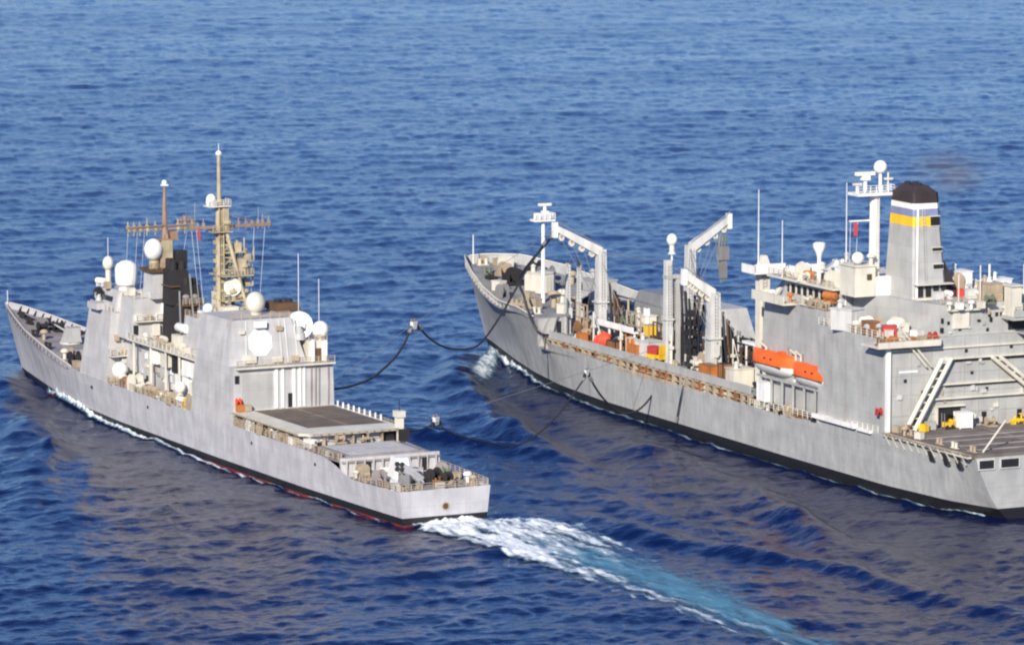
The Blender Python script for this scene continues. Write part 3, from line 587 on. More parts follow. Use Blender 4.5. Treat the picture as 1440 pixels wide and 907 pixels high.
for y in (2.2, 3.4, 4.6, 5.6): b.box(105.6, 106.2, y-.18, y+.18, 17.4, 20.4)
b.build('column', 'cream', br)
railing([(100.4, 5.5, 20.0), (100.4, -4.6, 20.0)], .9, ub, step=1.2, mat='cream'); railing([(106, 7.1, 17.4), (115.5, 6.8, 17.4)], .9, fdh, mat='cream')
box_part('cabinet_or_gap_shade', 'white', CR, 99.6, 100.4, -1.2, 1.0, 16.2, 19.2); box_part('cabinet_or_gap_shade', 'cream', CR, 99.4, 100.4, 1.6, 2.6, 14.2, 16); box_part('sensor_box', 'white', CR, 98.9, 99.9, -2.8, -1.6, 13.9, 17.4)
b = MB(); b.lathe([(1.55, 0), (1.75, .3), (1.8, 1.2), (1.8, 2.6), (1.5, 3.3), (.8, 3.75), (.05, 3.9)], (107.6, 3.9, 21.4), 24); dm = b.build('radome', 'white', CR, True)
b = MB(); b.lathe([(1.3, 0), (1.1, .9)], (107.6, 3.9, 20.5), 14); b.build('pedestal', 'cream', dm)
radome(CR, (112, 5.2, 24.4), .9, 1.3, 3.0, 'cream'); b = MB(); b.tube([(112, 5.2, 25), (112, 5.2, 28.5)], .05, 5); b.build('whip_antenna', 'white', CR)
dish(CR, (112.6, 6.6, 19.6), 1.1, (-.5, .85, 0), 'dark', ped=1.0); put('life_raft_canister', 'white', CR, (113.6, 5.8, 20.6), .4, 1.2); put('locker', 'tan', CR, (110.3, 6.0, 20.6), 0, 1)
b = MB(); b.prism([(99, 3.0), (99, .0), (103, .0), (103, 3.0)], 20.0, [(99.2, 2.8), (99.2, .2), (102.8, .2), (102.8, 2.8)], 24.2); mb_ = b.build('mast_house', 'navy', CR)
b = MB(); b.box(98.6, 103.4, -.5, 3.4, 24.2, 24.7); b.build('platform', 'brown', mb_); railing([(98.7, 3.3, 24.7), (98.7, -.4, 24.7)], .9, mb_, 'rustm', step=.9)
# signal flags box and yellow-ish boxes on the ledges
for x, y in ((104, -2), (102, -3.6), (104.5, 4.4)): put('locker', 'cream', CR, (x, y, 20.02), 0, 1.2)

for z, y0, y1, x0 in ((10.6, -3.5, 7.8, 104.6), (16.6, -4.6, 5.6, 99.2)):
    b = MB(); b.box(x0, x0+1.6, y0, y1, z-.15, z); lg = b.build('ledge', 'cream', CR); railing([(x0+.1, y1, z), (x0+.1, y0, z)], 1.0, lg, 'cream', step=1.1)
    for k in range(6): put(random.choice(['locker', 'vent', 'valve', 'life_raft_canister']), random.choice(['tan', 'cream', 'white', 'navy']), CR, (x0+.8, y0+.8+k*(y1-y0-1.4)/5, z+.01), random.choice([0, 1.57]), .9)
# foremast
fm = empty('foremast', (101, 0, 0), 0, CR)
b = MB(); b.tube([(0, 0, 20), (0, 0, 30.5), (0, 0, 34.2), (0, 0, 37.9)], .62, 10, .16); b.build('pole', 'rustm', fm)
b = MB()
for sx, sy in ((-2.2, -1.6), (2.2, -1.6), (-1.6, 1.8)): b.tube([(sx, sy, 20), (sx*.12, sy*.12, 30)], .22, 6)
for z in (22.5, 25, 27.2):
    k = 1-(z-20)/11.5; P = [(-2.2*k, -1.6*k, z), (2.2*k, -1.6*k, z), (-1.6*k, 1.8*k, z)]
    for i in range(3): b.tube([P[i], P[(i+1) % 3]], .1, 5); b.tube([P[i], (P[(i+1) % 3][0]*.75, P[(i+1) % 3][1]*.75, z+2)], .08, 5)
b.build('lattice_leg', 'rustm', fm)
yd = MB(); yd.box(-.22, .22, -4.8, 6.4, 30.6, 30.95); yd.box(-.5, -.3, -4.8, 6.4, 31.2, 31.35); yd = yd.build('yard', 'rustm', fm)
b = MB()
for y in (-4.6, -3.4, -2.2, 1.6, 3.0, 4.2, 5.2, 6.2): b.tube([(0, y, 29.8), (0, y, 32.3+.3*math.sin(y*7))], .09, 5); b.box(-.25, .25, y-.2, y+.2, 30.5, 31.5)
b.build('antenna', 'mast', yd)
b = MB()
for y in (6.2, 4.6, 3.4, -3.8): b.tube([(0, y, 30.6), (3, y*.9, 20.5)], .025, 4)
b.build('halyard', 'white', yd)
b = MB(); b.box(-.4, .4, -.5, .5, 37.5, 37.75); b.ball((0, 0, 38.0), .42, 1, 10); b.build('masthead_light', 'white', fm)
b = MB(); b.box(-.9, .9, -2.0, 2.0, 29.0, 29.2); b.box(-.7, .7, -1.9, -.9, 29.2, 30.3); b.build('platform', 'rustm', fm)
b = MB()
for i in range(7): b.box(-.08, .08, -4.9+i*.42, -4.8+i*.42, 31.3, 33.0-abs(i-3)*.28)
b.box(-.1, .1, -5.0, -2.2, 31.9, 32.05); b.box(-.1, .1, -5.0, -2.2, 31.3, 31.45); b.build('search_antenna', 'rustm', fm)
b = MB(); b.ball((-.4, 2.1, 27.6), 1.5, 1.15); rd = b.build('radome', 'white', fm, True); b = MB(); b.lathe([(1.3, 0), (.8, .5), (.8, 1.6)], (-.4, 2.0, 24.3), 12); b.build('pedestal', 'mast', rd)
box_part('cabinet_or_gap_shade', 'mast', fm, -1.2, 1.0, -.8, .9, 24.7, 29.0); box_part('cabinet_or_gap_shade', 'black', fm, -2.4, -.4, -2.8, -1.2, 24.6, 27.4)

# main mast
mm = empty('mainmast', (78.5, .3, 0), 0, CR)
b = MB(); b.tube([(0, 0, 19.3), (0, 0, 33), (0, 0, 37.5)], .62, 12, .5); b.tube([(0, 0, 37.5), (0, 0, 44.4)], .34, 10, .26); b.build('pole', 'mast', mm)
b = MB()
legs = [(-3.4, -3.6), (3.2, -3.8)]
for sx, sy in legs: b.tube([(sx, sy, 19.3), (sx*.15, sy*.15-.2, 33.4)], .3, 8)
for z in np.arange(21, 32.5, 1.9):
    k = 1-.85*(z-19.3)/14.1; P = [(legs[0][0]*k, legs[0][1]*k, z), (legs[1][0]*k, legs[1][1]*k, z), (0, 0, z)]
    k2 = 1-.85*(z+1.9-19.3)/14.1
    for i in range(3):
        b.tube([P[i], P[(i+1) % 3]], .11, 5); q = P[(i+1) % 3]; b.tube([P[i], (q[0]*k2/k, q[1]*k2/k, z+1.9)], .09, 5)
b.build('lattice_leg', 'mast', mm)
b = MB()
for z in np.arange(20.5, 33, 1.4): b.box(-.75, -.5, -.3, .3, z, z+random.uniform(.2, .5)); b.box(-.3, .6, .45, .8, z+.3, z+.9)
b.tube([(-.9, .3, 19.4), (-.75, .3, 36.5)], .1, 5); b.tube([(-.9, -.4, 19.4), (-.75, -.4, 36.5)], .12, 5); b.build('cable_run', 'mast', mm)
for z, y0, y1 in ((29.4, -3.6, -.5), (28.0, -5.2, -1.0), (24.2, -5.0, -2.0)):
    b = MB(); b.box(-1.3, 1.0, y0, y1, z-.12, z+.05); b.tube([(-1.2, y0, z), (-1.2, y0, z+2.2)], .12, 5); b.tube([(.8, y0+.4, z), (.8, y0+.4, z+1.7)], .14, 5); b.box(-.9, .2, y0+.3, y0+1.3, z, z+1.0); b.build('antenna_bracket', 'mast', mm)
yd = MB(); yd.box(-.25, .25, -8.4, 4.8, 33.1, 33.5); yd.tube([(0, -8.2, 33.4), (0, -1, 35.0)], .07, 5); yd = yd.build('yard', 'rustm', mm)
b = MB()
for y in (-8.2, -7.2, -6.4, -5.4, -4.4, -3.2, 2.6, 3.6, 4.6): b.tube([(0, y, 32.7), (0, y, 34.5+.4*math.sin(y*5))], .09, 5); b.box(-.22, .22, y-.18, y+.18, 33.0, 34.0)
b.tube([(0, -6.5, 33.5), (0, -6.5, 36.0)], .05, 5); b.tube([(0, 4.0, 33.5), (0, 4.0, 37.2)], .06, 5); b.build('antenna', 'mauve', yd)
b = MB()
for y in (-7.6, -5.8, 3.8, 4.6): b.tube([(0, y, 33.2), (-1, y*.8, 20.5)], .025, 4)
b.build('halyard', 'white', yd)
b = MB(); b.add([(0, 3.6, 33.0), (-.4, 3.4, 33.0), (-.5, 3.3, 31.4), (-.1, 3.5, 31.3)], [(0, 1, 2, 3)]); b.add([(.02, 3.6, 33.0), (-.38, 3.4, 33.0), (-.48, 3.3, 31.4), (-.08, 3.5, 31.3)], [(3, 2, 1, 0)]); b.build('signal_flag', 'red', yd)
for z, (x0, x1, y0, y1), m in ((36.6, (-1.2, 1.0, -1.5, 2.2), 'cream'), (32.7, (-1.4, 1.2, -1.7, 1.6), 'mast'), (26.0, (-2.6, 2.6, -4.6, .6), 'mast'), (22.2, (-2.2, 2.2, -3.6, .4), 'mast')):
    b = MB(); b.box(x0, x1, y0, y1, z-.18, z); p = b.build('platform', m, mm); railing([(x0, y1, z), (x0, y0, z), (x1, y0, z)], .9, p, m, step=1.0)
b = MB(); b.lathe([(.75, 0), (.8, .5), (.72, 1.3), (.4, 1.7), (.05, 1.8)], (-.2, 1.4, 36.6), 16); b.build('radome', 'white', mm, True)
box_part('cabinet_or_gap_shade', 'mast', mm, -.8, .8, -1.3, -.3, 33.5, 36.4)
b = MB(); b.lathe([(.45, 0), (.5, .3), (.2, .6)], (0, 0, 44.3), 12); b.tube([(0, 0, 44.6), (0, 0, 46.0)], .05, 5); b.build('masthead_light', 'white', mm)
dish(mm, (-2.0, -1.3, 24.2), 1.35, (-.85, .5, .15), 'cream')
b = MB(); b.box(-.1, .1, -4.4, -1.6, 26.9, 27.05); b.box(-.1, .1, -4.4, -1.6, 29.6, 29.75)
for i in range(8): b.box(-.08, .08, -4.4+i*.39, -4.3+i*.39, 26.9, 29.7)
b.tube([(0, -3, 26), (0, -3, 31.0)], .2, 8); b.box(-.5, .5, -3.5, -2.5, 29.8, 30.8); b.build('search_antenna', 'mast', mm)
for x, y, z in ((-2, -1.4, 22.2), (0, -3.2, 22.2), (-1.8, -3.4, 26.0), (1.4, -4.2, 26.0), (-1, -1.0, 32.7), (.8, -1.4, 32.7), (-2, -3.4, 22.2), (-1.2, -4.0, 26.0), (1.0, -3.4, 26.0), (-2.4, -2.4, 19.4), (-2.8, -4.2, 19.4), (-2.4, -.4, 19.4)): put('vent', 'mast', mm, (x, y, z), 0, 1.3)
box_part('cabinet_or_gap_shade', 'brown', mm, -2.8, -1.6, -3.4, -2.4, 19.4, 20.8); box_part('cabinet_or_gap_shade', 'cream', mm, -3.2, -1.4, -1.8, .8, 19.4, 21.3); box_part('cabinet_or_gap_shade', 'tan', mm, -2.0, -.2, -3.6, -2.4, 26.0, 28.4)
b = MB(); b.tube([(58.6, -4, 21.5), (58.6, -4, 31)], .05, 5); b.tube([(59, -7.5, 18), (59, -7.5, 27)], .05, 5); b.build('whip_antenna', 'white', CR)

# foredeck fittings
for x, y, n, m, r in [(133, 4.0, 'locker', 'tan', 0), (131, 5.4, 'vent', 'cream', 0), (126, 5.6, 'hose_reel', 'black', 0), (123.5, 6.2, 'locker', 'tan', 0), (152, 1.2, 'winch', 'black', 0), (152, -1.6, 'winch', 'black', 0), (158, 1.2, 'bollard', 'black', .2), (157, -1.8, 'bollard', 'black', 0),
                      (148, -3.2, 'locker', 'tan', 0), (146, 3.2, 'vent', 'tan', 0), (163, .6, 'bollard', 'black', 0), (136, -5, 'winch', 'black', 0), (130, -5.5, 'hose_reel', 'black', .5), (149, 3.6, 'bollard', 'black', .3), (139, 5.2, 'bollard', 'black', .2), (128, 3.5, 'valve', 'tan', 0), (122.5, 3.8, 'locker', 'cream', 0), (155, 0, 'winch', 'steel', 1.57)]:
    put(n, m, CR, (x, y, interp(x, CZT)-.95), r, 1.35)
b = MB(); b.tube([(153, .9, 8.6), (160, .6, 9.3), (166, .2, 9.9)], .22, 6); b.tube([(153, -.9, 8.6), (160, -.6, 9.3), (166, -.2, 9.9)], .22, 6); b.build('anchor_chain', 'black', CR)
b = MB(); b.prism([(128, 3), (128, -3), (135.5, -3), (135.5, 3)], 6.6, [(128, 3), (128, -3), (135.5, -3), (135.5, 3)], 7.45); v = b.build('missile_hatch_block', 'mauve', CR)
b = MB()
for i in range(6):
    for j in range(4): b.box(128.5+i*1.15, 129.5+i*1.15, -2.7+j*1.4, -1.5+j*1.4, 7.45, 7.5)
b.build('hatch_lids', 'navy', v)
b = MB(); b.tube([(171.5, 0, 10), (171.5, 0, 13.2)], .06, 6); b.build('jackstaff', 'white', CR)
b = MB(); zt = lambda x: interp(x, CZT)
for sgn in (1, -1):
    xs = np.linspace(122, 171.5, 34); b.tube([(x, sgn*max(.02, interp(x, CDK)-.06), zt(x)+.02) for x in xs], .10, 6)
b.build('bulwark_rail', 'cream', CR)
for sgn in (1, -1):
    for x in np.arange(124, 170, 2.2): h = interp(x, CDK)-.1; b = MB(); b.prism([(x, sgn*h), (x+.1, sgn*h), (x+.1, sgn*(h-.7)), (x, sgn*(h-.7))], zt(x)-.9, [(x, sgn*h), (x+.1, sgn*h), (x+.1, sgn*(h-.1)), (x, sgn*(h-.1))], zt(x)-.05); b.build('bulwark_bracket', 'black', CR)

# ------------------------------------------------------------------ the supply ship
OI = empty('supply_ship', (OX, OY, 0), OH); tag(OI, 'bulky grey replenishment oiler with black-capped funnel, banded yellow, and cargo gear along its deck', 'supply ship')
ODK = [(6, 13.9), (10, 14.1), (25, 14.7), (30, 14.8), (60, 14.85), (142, 14.85), (148, 14.7), (155, 14.2), (165, 13.2), (175, 11.5), (185, 9), (195, 5.6), (202, 2.4), (206.5, .05)]
OWL = [(6, 8.0), (10, 10.2), (15, 12.3), (30, 14.4), (60, 14.85), (120, 14.7), (140, 13.1), (155, 10.5), (170, 7), (185, 3), (195, .4), (197, .02)]
OZT = [(6, 8.9), (30, 8.75), (44, 8.3), (60, 7.6), (100, 7.65), (130, 8.2), (142.5, 8.5), (148, 12.1), (155, 12.8), (165, 12.7), (175, 13.9), (185, 15.4), (195, 16.3), (202, 15.9), (206.5, 15.2)]
def oflare(x): return 1.0+1.1*np.interp(x, [110, 170, 206], [0, 1, .9]) if x > 40 else float(np.interp(x, [6, 40], [.55, 1.0]))
oh = loft('hull', OI, 'oilhull', 206.5, 197, 6, OWL, ODK, OZT, oflare, NS=110, NT=11)
deck('main_deck', OI, 'odeck', 30, 145.5, ODK, 7.35)
deck('flight_deck', OI, 'oflight', 6.2, 30, ODK, 9.3, inset=-.12, thick=.5)
deck('forecastle_deck', OI, 'odeck', 146, 205.6, ODK, 0, zf=lambda x: interp(x, OZT)-np.interp(x, [146, 150, 170, 206], [.3, .5, 1.3, 1.6]))
# stern openings and fairleads
b = MB()
for y0, y1 in ((11.0, 13.4), (7.0, 9.9), (2.6, 5.6), (-2, 1.2), (-6.4, -3.2), (-10.8, -7.6)): b.box(5.9, 6.4, y0, y1, 7.35, 8.55)
b.build('mooring_opening', 'dark', oh)
b = MB()
for y0, y1 in ((11.0, 13.4), (7.0, 9.9), (2.6, 5.6), (-2, 1.2)):
    b.box(5.8, 6.0, y0-.12, y1+.12, 8.55, 8.7); b.box(5.8, 6.0, y0-.12, y1+.12, 7.2, 7.35); b.box(5.8, 6.0, y0-.15, y0, 7.3, 8.6); b.box(5.8, 6.0, y1, y1+.15, 7.3, 8.6)
b.build('opening_frame', 'lgrey', oh)
b = MB()
for x in (9.5, 12.8, 16.6): h = interp(x, ODK); b.prism([(x, h+.06), (x+1.2, h+.07), (x+1.2, h-.4), (x, h-.4)], 6.9, [(x+.9, h+.06), (x+1.9, h+.07), (x+1.9, h-.4), (x+.9, h-.4)], 8.3)
b.build('fairlead', 'dark', oh)
b = MB(); b.box(6.6, 29, 14.2, 14.9, 8.8, 9.0)
b.build('deck_edge_strake', 'cream', oh)
b = MB()   # safety net frames round the flight deck
for x in np.arange(7, 30, 1.15): y = interp(x, ODK)+.1; b.tube([(x, y, 9.2), (x, y+1.2, 9.45)], .07, 5); b.box(x, x+.5, y, y+.16, 8.7, 9.28)
b.tube([(7, 15.1, 9.4), (18, 15.7, 9.45), (29, 16.0, 9.45)], .06, 5); b.tube([(7, 14.6, 9.35), (18, 15.1, 9.4), (29, 15.4, 9.4)], .06, 5); b.build('safety_net', 'tan', OI)
for x in np.arange(8.5, 29, 2.0):
    y = interp(x, ODK); b = MB(); b.tube([(x, y-.05, 7.6), (x-.3, y+1.1, 9.35)], .10, 5); b.tube([(x+.5, y-.05, 8.0), (x+.2, y+1.0, 9.35)], .07, 5); b.build('net_bracket', 'cream', OI)
b = MB(); b.box(7, 29.5, -.2, .15, 9.302, 9.31); b.box(24, 24.35, -12, 13, 9.302, 9.309); b.box(7, 29, 11.9, 12.15, 9.302, 9.308); b.build('deck_marking', 'mauve', OI)
b = MB()
for x in (10, 14, 18.5, 22): b.tube([(x, -14, 9.33), (x, 13, 9.33)], .12, 5)
b.build('tie_down_line', 'mauve', OI)
b = MB(); b.tube([(8, 11.6, 9.3), (10, 6.8, 13.2)], .14, 6); b.build('stern_boom', 'cream', OI)
for x, y, m in ((9, 12.6, 'tan'), (13, 13.2, 'cream'), (17, 13.3, 'tan'), (26, 13.0, 'tan')): put('bollard', m, OI, (x, y, 9.31), 0, 1.1)
for x, y, n, m in ((28.5, 13.6, 'locker', 'tan'), (28.4, 12.2, 'valve', 'fender'), (26, 13.8, 'vent', 'tan'), (22, 13.7, 'locker', 'cream')): put(n, m, OI, (x, y, 9.31), .3)

# main deckhouse block
b = MB(); b.prism([(30, 14.75), (30, -14.75), (50, -14.75), (50, 14.75)], 7.3, [(30, 14.75), (30, -14.75), (50, -14.75), (50, 14.75)], 22.4); ha = b.build('deckhouse', 'oil', OI)
b = MB(); b.prism([(50, 13.6), (50, -13.6), (71.5, -13.6), (71.5, 13.0)], 7.3, [(50, 13.4), (50, -13.4), (71, -13.4), (71, 12.4)], 24.2); hb = b.build('deckhouse', 'oil', OI)
# aft wall: post, ledges, door, diagonal braces
b = MB(); b.box(29.4, 30, 14.2, 14.8, 9.3, 22.4); b.build('corner_post', 'white', ha)
b = MB()
for z, y0, y1, d in ((19.3, -13, 4.8, .5), (15.6, -13, 6.4, .35), (13.6, -13, 7.4, .6), (20.9, -13, 14.6, .3)): b.box(30-d, 30.1, y0, y1, z-.12, z+.12)
b.build('wall_ledge', 'cream', ha)
b = MB(); b.box(29.8, 30.1, -13, 5.0, 15.2, 15.46); b.box(29.85, 30.1, -13, 4.0, 18.75, 19.1); b.build('dark_wall_strip', 'dark', ha)  # dark strips directly below two of the ledges
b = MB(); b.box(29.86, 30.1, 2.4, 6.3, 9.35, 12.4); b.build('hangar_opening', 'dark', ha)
b = MB(); b.box(29.3, 29.9, 2.0, 6.6, 12.4, 12.65); b.box(29.5, 30, 6.3, 6.6, 9.3, 12.4); b.build('opening_frame', 'cream', ha)
b = MB()
for dy in (0, 1.5): b.tube([(29.2, 4.9-dy+1.0, 19.4), (28.6, 11.2-dy+1.0, 9.4)], .34, 8)
for k in range(9): t = (k+.5)/9; y = 5.9+(11.2+1-5.9)*t; z = 19.4-10*t; b.tube([(29.1, y, z), (29.1, y-1.5, z)], .12, 5)
b.build('diagonal_truss', 'cream', ha)
b = MB()
for dy in (0, 1.3): b.tube([(29.2, -2.4-dy, 19.2), (28.6, -12-dy, 11.6)], .3, 8)
for k in range(8): t = (k+.5)/8; b.tube([(29.1, -2.4-9.6*t, 19.2-7.6*t), (29.1, -3.7-9.6*t, 19.2-7.6*t)], .12, 5)
b.build('diagonal_truss', 'cream', ha)
b = MB(); b.tube([(29.3, 13.0, 23.6), (29.3, 8.4, 18.4)], .16, 6); b.tube([(29.3, 12.2, 23.6), (29.3, 7.6, 18.4)], .16, 6); b.build('stair_rail', 'cream', ha)
b = MB(); b.box(29.9, 30.05, 9.5, 12.5, 17.6, 17.9); b.build('wall_ledge', 'white', ha)
for y in (9.6, -1.6, -7.5): door(ha, 30, y, 9.35)
for y, z in ((11.5, 16.2), (8.6, 14.4), (0.5, 16.8), (-5, 17.2), (-2, 14.3), (1.5, 20.0), (-6, 20.2)): door(ha, 30, y, z, w=.5, h=.5)
b = MB()
for z in (17.2, 14.4, 11.4): b.box(29.93, 30.02, -13, 14, z, z+.05)
for y in (10.6, 7.2, 1.8, -.6, -4, -9): b.box(29.9, 30.02, y, y+.09, 9.4, 22.3)
b.build('wall_pipe', 'oil', ha)
put('locker', 'yellow', OI, (28.0, 9.5, 9.31), .3, 1.05); put('vent', 'cream', OI, (29.0, 1.0, 9.31), 0, 1.6); put('winch', 'tan', OI, (28.6, -1.8, 9.31), 0, 1.1); put('valve', 'yellow', OI, (28.6, -6.5, 9.31), 1.57, 1.3); put('locker', 'tan', OI, (28.8, -9, 9.31), 1.57, 1.3); put('locker', 'oil', OI, (28.8, 8.0, 9.31), 1.57, 1.2)
put('hose_reel', 'red', OI, (31.0, 15.2, 11.6), 0, .62)
# overhanging platform on the aft wall and deck clutter behind it
b = MB(); b.box(28.4, 33.5, 6.6, 16.8, 21.5, 21.8); b.box(28.4, 28.6, 6.6, 16.8, 21.8, 22.4); pf = b.build('platform', 'cream', ha); railing([(28.5, 16.7, 21.8), (28.5, 6.7, 21.8)], 1.1, pf, 'tan', step=1.2)
for y in (15.6, 13.8, 12.2, 10.6, 9.0, 7.6): put(random.choice(['locker', 'valve', 'winch', 'vent']), random.choice(['tan', 'woodbrown', 'cream', 'fender']), OI, (29.6, y, 21.82), random.choice([0, 1.57]), 1.0)
put('hose_reel', 'red', OI, (29.4, 7.4, 21.82), 0, .9)
# upper house aft
b = MB(); b.prism([(31, 5.2), (31, -13.8), (50, -13.8), (50, 9)], 22.35, [(31, 5.2), (31, -13.8), (50, -13.8), (50, 9)], 26.9); hu = b.build('deckhouse', 'oil', OI)
for y in (-2.9, -4.1, -4.9): door(hu, 31, y, 24.8, w=.5, h=.6)
for y, z in ((-2.6, 22.7), (2.0, 23.0), (3.9, 24.0)): door(hu, 31, y, z, w=.45, h=.5)
b = MB(); b.box(30.8, 31.2, -12, -6.0, 22.8, 24.2); b.build('window_band', 'dark', hu)
b = MB(); b.box(27.6, 31.2, -14.4, -4.8, 24.5, 25.0); b.box(27.6, 31.2, -14.2, -6.8, 22.4, 22.6); b.box(27.4, 27.7, -14.4, -5.0, 25.0, 25.9); gw = b.build('walkway', 'oil', hu); railing([(27.6, -5, 25.9), (27.6, -14, 25.9)], 1.0, gw, 'cream', step=1.2)
b = MB(); b.box(28.6, 30.8, -6.8, -5.2, 25.0, 29.3); b.box(28.3, 31, -7.0, -5.0, 29.3, 29.5); b.build('intake_house', 'cream', hu)
b = MB(); b.tube([(29.4, -9.8, 25), (29.4, -9.8, 27.2)], .14, 6); b.lathe([(.2, 0), (.6, .5), (.6, 1.0), (.1, 1.2)], (29.4, -9.8, 27), 12); b.build('searchlight', 'white', hu)
b = MB(); b.lathe([(.5, 0), (.85, .7), (.85, 1.5), (.4, 2.1), (.05, 2.3)], (34, -4.6, 27.6), 14); b.tube([(34, -4.6, 26.9), (34, -4.6, 32)], .15, 6); b.build('radome', 'white', hu, True)
railing([(31, 5.2, 26.9), (31, -5, 26.9)], 1.0, hu, 'tan', step=1.2)
b = MB(); b.box(30.2, 31.2, -1.6, 4.2, 26.0, 26.2); b.box(30.7, 31, .6, 3.2, 23.4, 26.0); b.build('wall_ledge', 'cream', hu)
for y, n, m in ((4.2, 'vent', 'cream'), (2.6, 'locker', 'white'), (.6, 'vent', 'white'), (-1.0, 'locker', 'cream'), (-2.4, 'winch', 'grn')): put(n, m, OI, (30.2, y, 26.2 if y > -1.7 else 26.9), 0, 1.0)
for k in range(30):
    x = random.uniform(32, 48); y = random.uniform(-13, 4.5); n = random.choice(['locker', 'vent', 'vent', 'life_raft_canister', 'winch', 'hose_reel', 'winch_house'])
    put(n, random.choice(['cream', 'white', 'oil', 'tan', 'lgrey']), OI, (x, y, 26.91), random.choice([0, 1.57]), random.uniform(.9, 1.4))
for k in range(26):
    y = random.uniform(-13, 5); z = random.uniform(22.6, 26); b = MB(); b.box(30.75, 31.05, y, y+random.uniform(.2, .7), z, z+random.uniform(.2, .8)); b.build('junction_box', random.choice(['cream', 'lgrey', 'tan', 'dark', 'oil']), hu)
for k in range(26):
    y = random.uniform(-12, 14); z = random.uniform(9.6, 20.5); b = MB(); b.box(29.75, 30.05, y, y+random.uniform(.2, .8), z, z+random.uniform(.2, .9)); b.build('junction_box', random.choice(['cream', 'lgrey', 'tan', 'lgrey', 'oil']), ha)
for y in (-11, -9.5, -2.2, 1.4): b = MB(); b.tube([(32.5, y, 26.9), (32.5, y, random.uniform(29, 33))], .08, 5); b.build('antenna', 'white', hu)
# clutter on the low roof of the port quarter
for i in range(34):
    x = random.uniform(31.5, 48.5); y = random.uniform(8.0, 14.3)
    put(random.choice(['locker', 'vent', 'vent', 'life_raft_canister', 'winch_house', 'hose_reel', 'valve', 'locker', 'winch']), random.choice(['cream', 'white', 'oil', 'cream', 'tan', 'oil', 'lgrey', 'fender' if i % 4 == 0 else 'white']), OI, (x, y, 22.41), random.choice([0, 1.57, .4]), random.uniform(.9, 1.5))
put('locker', 'woodbrown', OI, (36.5, 13.6, 22.41), 0, 2.0); put('locker', 'red', OI, (33.2, 12.4, 22.41), 1.2, 1.7); put('locker', 'fender', OI, (46.5, 13.6, 22.41), 0, 1.2)
railing([(31, 14.65, 22.4), (50, 14.65, 22.4)], 1.1, ha, 'cream', step=1.5)
# bridge house in front
b = MB(); b.prism([(50, 11.0), (50, -11), (68.5, -11), (68.5, 11.0)], 24.1, [(50.2, 10.6), (50.2, -10.6), (67.5, -10.6), (67.5, 10.6)], 27.2); bh = b.build('bridge_house', 'oil', OI)
b = MB(); b.box(53, 66.5, 10.85, 11.0, 25.2, 26.4); b.build('window_band', 'dark', bh)
for x in np.arange(54.5, 66, 1.8): b = MB(); b.box(x, x+.45, 10.85, 11.06, 25.15, 26.45); b.build('window_mullion', 'cream', bh)
b = MB(); b.box(50, 70.5, -12.4, 12.4, 27.2, 27.5); b.box(60, 70, 11, 15.2, 24.0, 24.3); b.box(60, 70, 15.0, 15.2, 24.3, 25.4); b.build('roof_ledge', 'cream', bh)
railing([(50, 12.3, 27.5), (70, 12.3, 27.5)], 1.0, bh, 'tan', step=1.5); railing([(50.3, 13.3, 24.2), (60, 13.3, 24.2)], 1.0, bh, 'tan', step=1.5)
for i in range(30):
    x = random.uniform(50.5, 69.5); y = random.uniform(2, 11.8)
    put(random.choice(['locker', 'vent', 'vent', 'life_raft_canister', 'winch', 'hose_reel', 'locker']), random.choice(['cream', 'white', 'oil', 'tan', 'white', 'fender' if i % 6 == 0 else 'cream']), OI, (x, y, 27.5), random.choice([0, 1.57, .4]), random.uniform(.9, 1.4))
for x, y in ((52, 12.6), (55, 12.7), (57.5, 12.6), (61.5, 13.2), (66, 13.8), (68.5, 14.0)): put(random.choice(['locker', 'vent', 'winch']), random.choice(['cream', 'tan', 'white', 'fender']), OI, (x, y, 24.3), 0, 1.1)
put('winch_house', 'white', OI, (53, 8.2, 27.5), 0, 1.2); put('winch_house', 'oil', OI, (58, 4.6, 27.5), 0, 1.3); put('life_raft_canister', 'fender', OI, (51.5, 12.0, 25.2), .3, 1.5)
# satellite cone, whips
cn = MB(); cn.tube([(56, 11.4, 27.5), (56, 11.4, 31.6)], .3, 8); cn.lathe([(.3, 0), (.55, .8), (.95, 1.6), (.95, 2.1), (.6, 2.3)], (56, 11.4, 31.4), 14); cn.build('radome', 'white', OI, True)
b = MB(); b.tube([(50, 10.2, 22), (50, 10.2, 43)], .11, 6, .05); b.build('whip_antenna', 'white', OI)
b = MB(); b.tube([(66, 12.2, 27.5), (66, 12.2, 36)], .1, 6, .05); b.build('whip_antenna', 'white', OI)
# tall column at the front of the house
fc = empty('crane_column', (76, 10, 0), 0, OI)
b = MB(); b.box(-.7, .7, -.75, 1.0, 9.3, 27.0); b.build('column', 'cream', fc)
b = MB(); b.box(-2.2, 2.2, -2.6, 2.6, 27.0, 27.3); b.box(-2.2, 2.2, 2.4, 2.6, 27.3, 28.3); b.box(-2.2, -2.0, -2.6, 2.6, 27.3, 28.5); p = b.build('platform', 'white', fc)
b = MB(); b.prism([(-1, -1), (1, -1), (1, 1), (-1, 1)], 27.3, [(-.4, -.4), (.4, -.4), (.4, .4), (-.4, .4)], 29.6); b.build('lamp_house', 'cream', fc)
b = MB(); b.tube([(0, .9, 28), (0, .9, 39.6)], .11, 6, .05); b.build('whip_antenna', 'white', fc)
b = MB(); b.tube([(.4, -1.6, 22.4), (3.6, -6.0, 25.4)], .5, 8); b.build('boom', 'cream', fc); ladder((-.85, .2, 9.4), (-.85, .2, 27), .6, fc, 'oil')

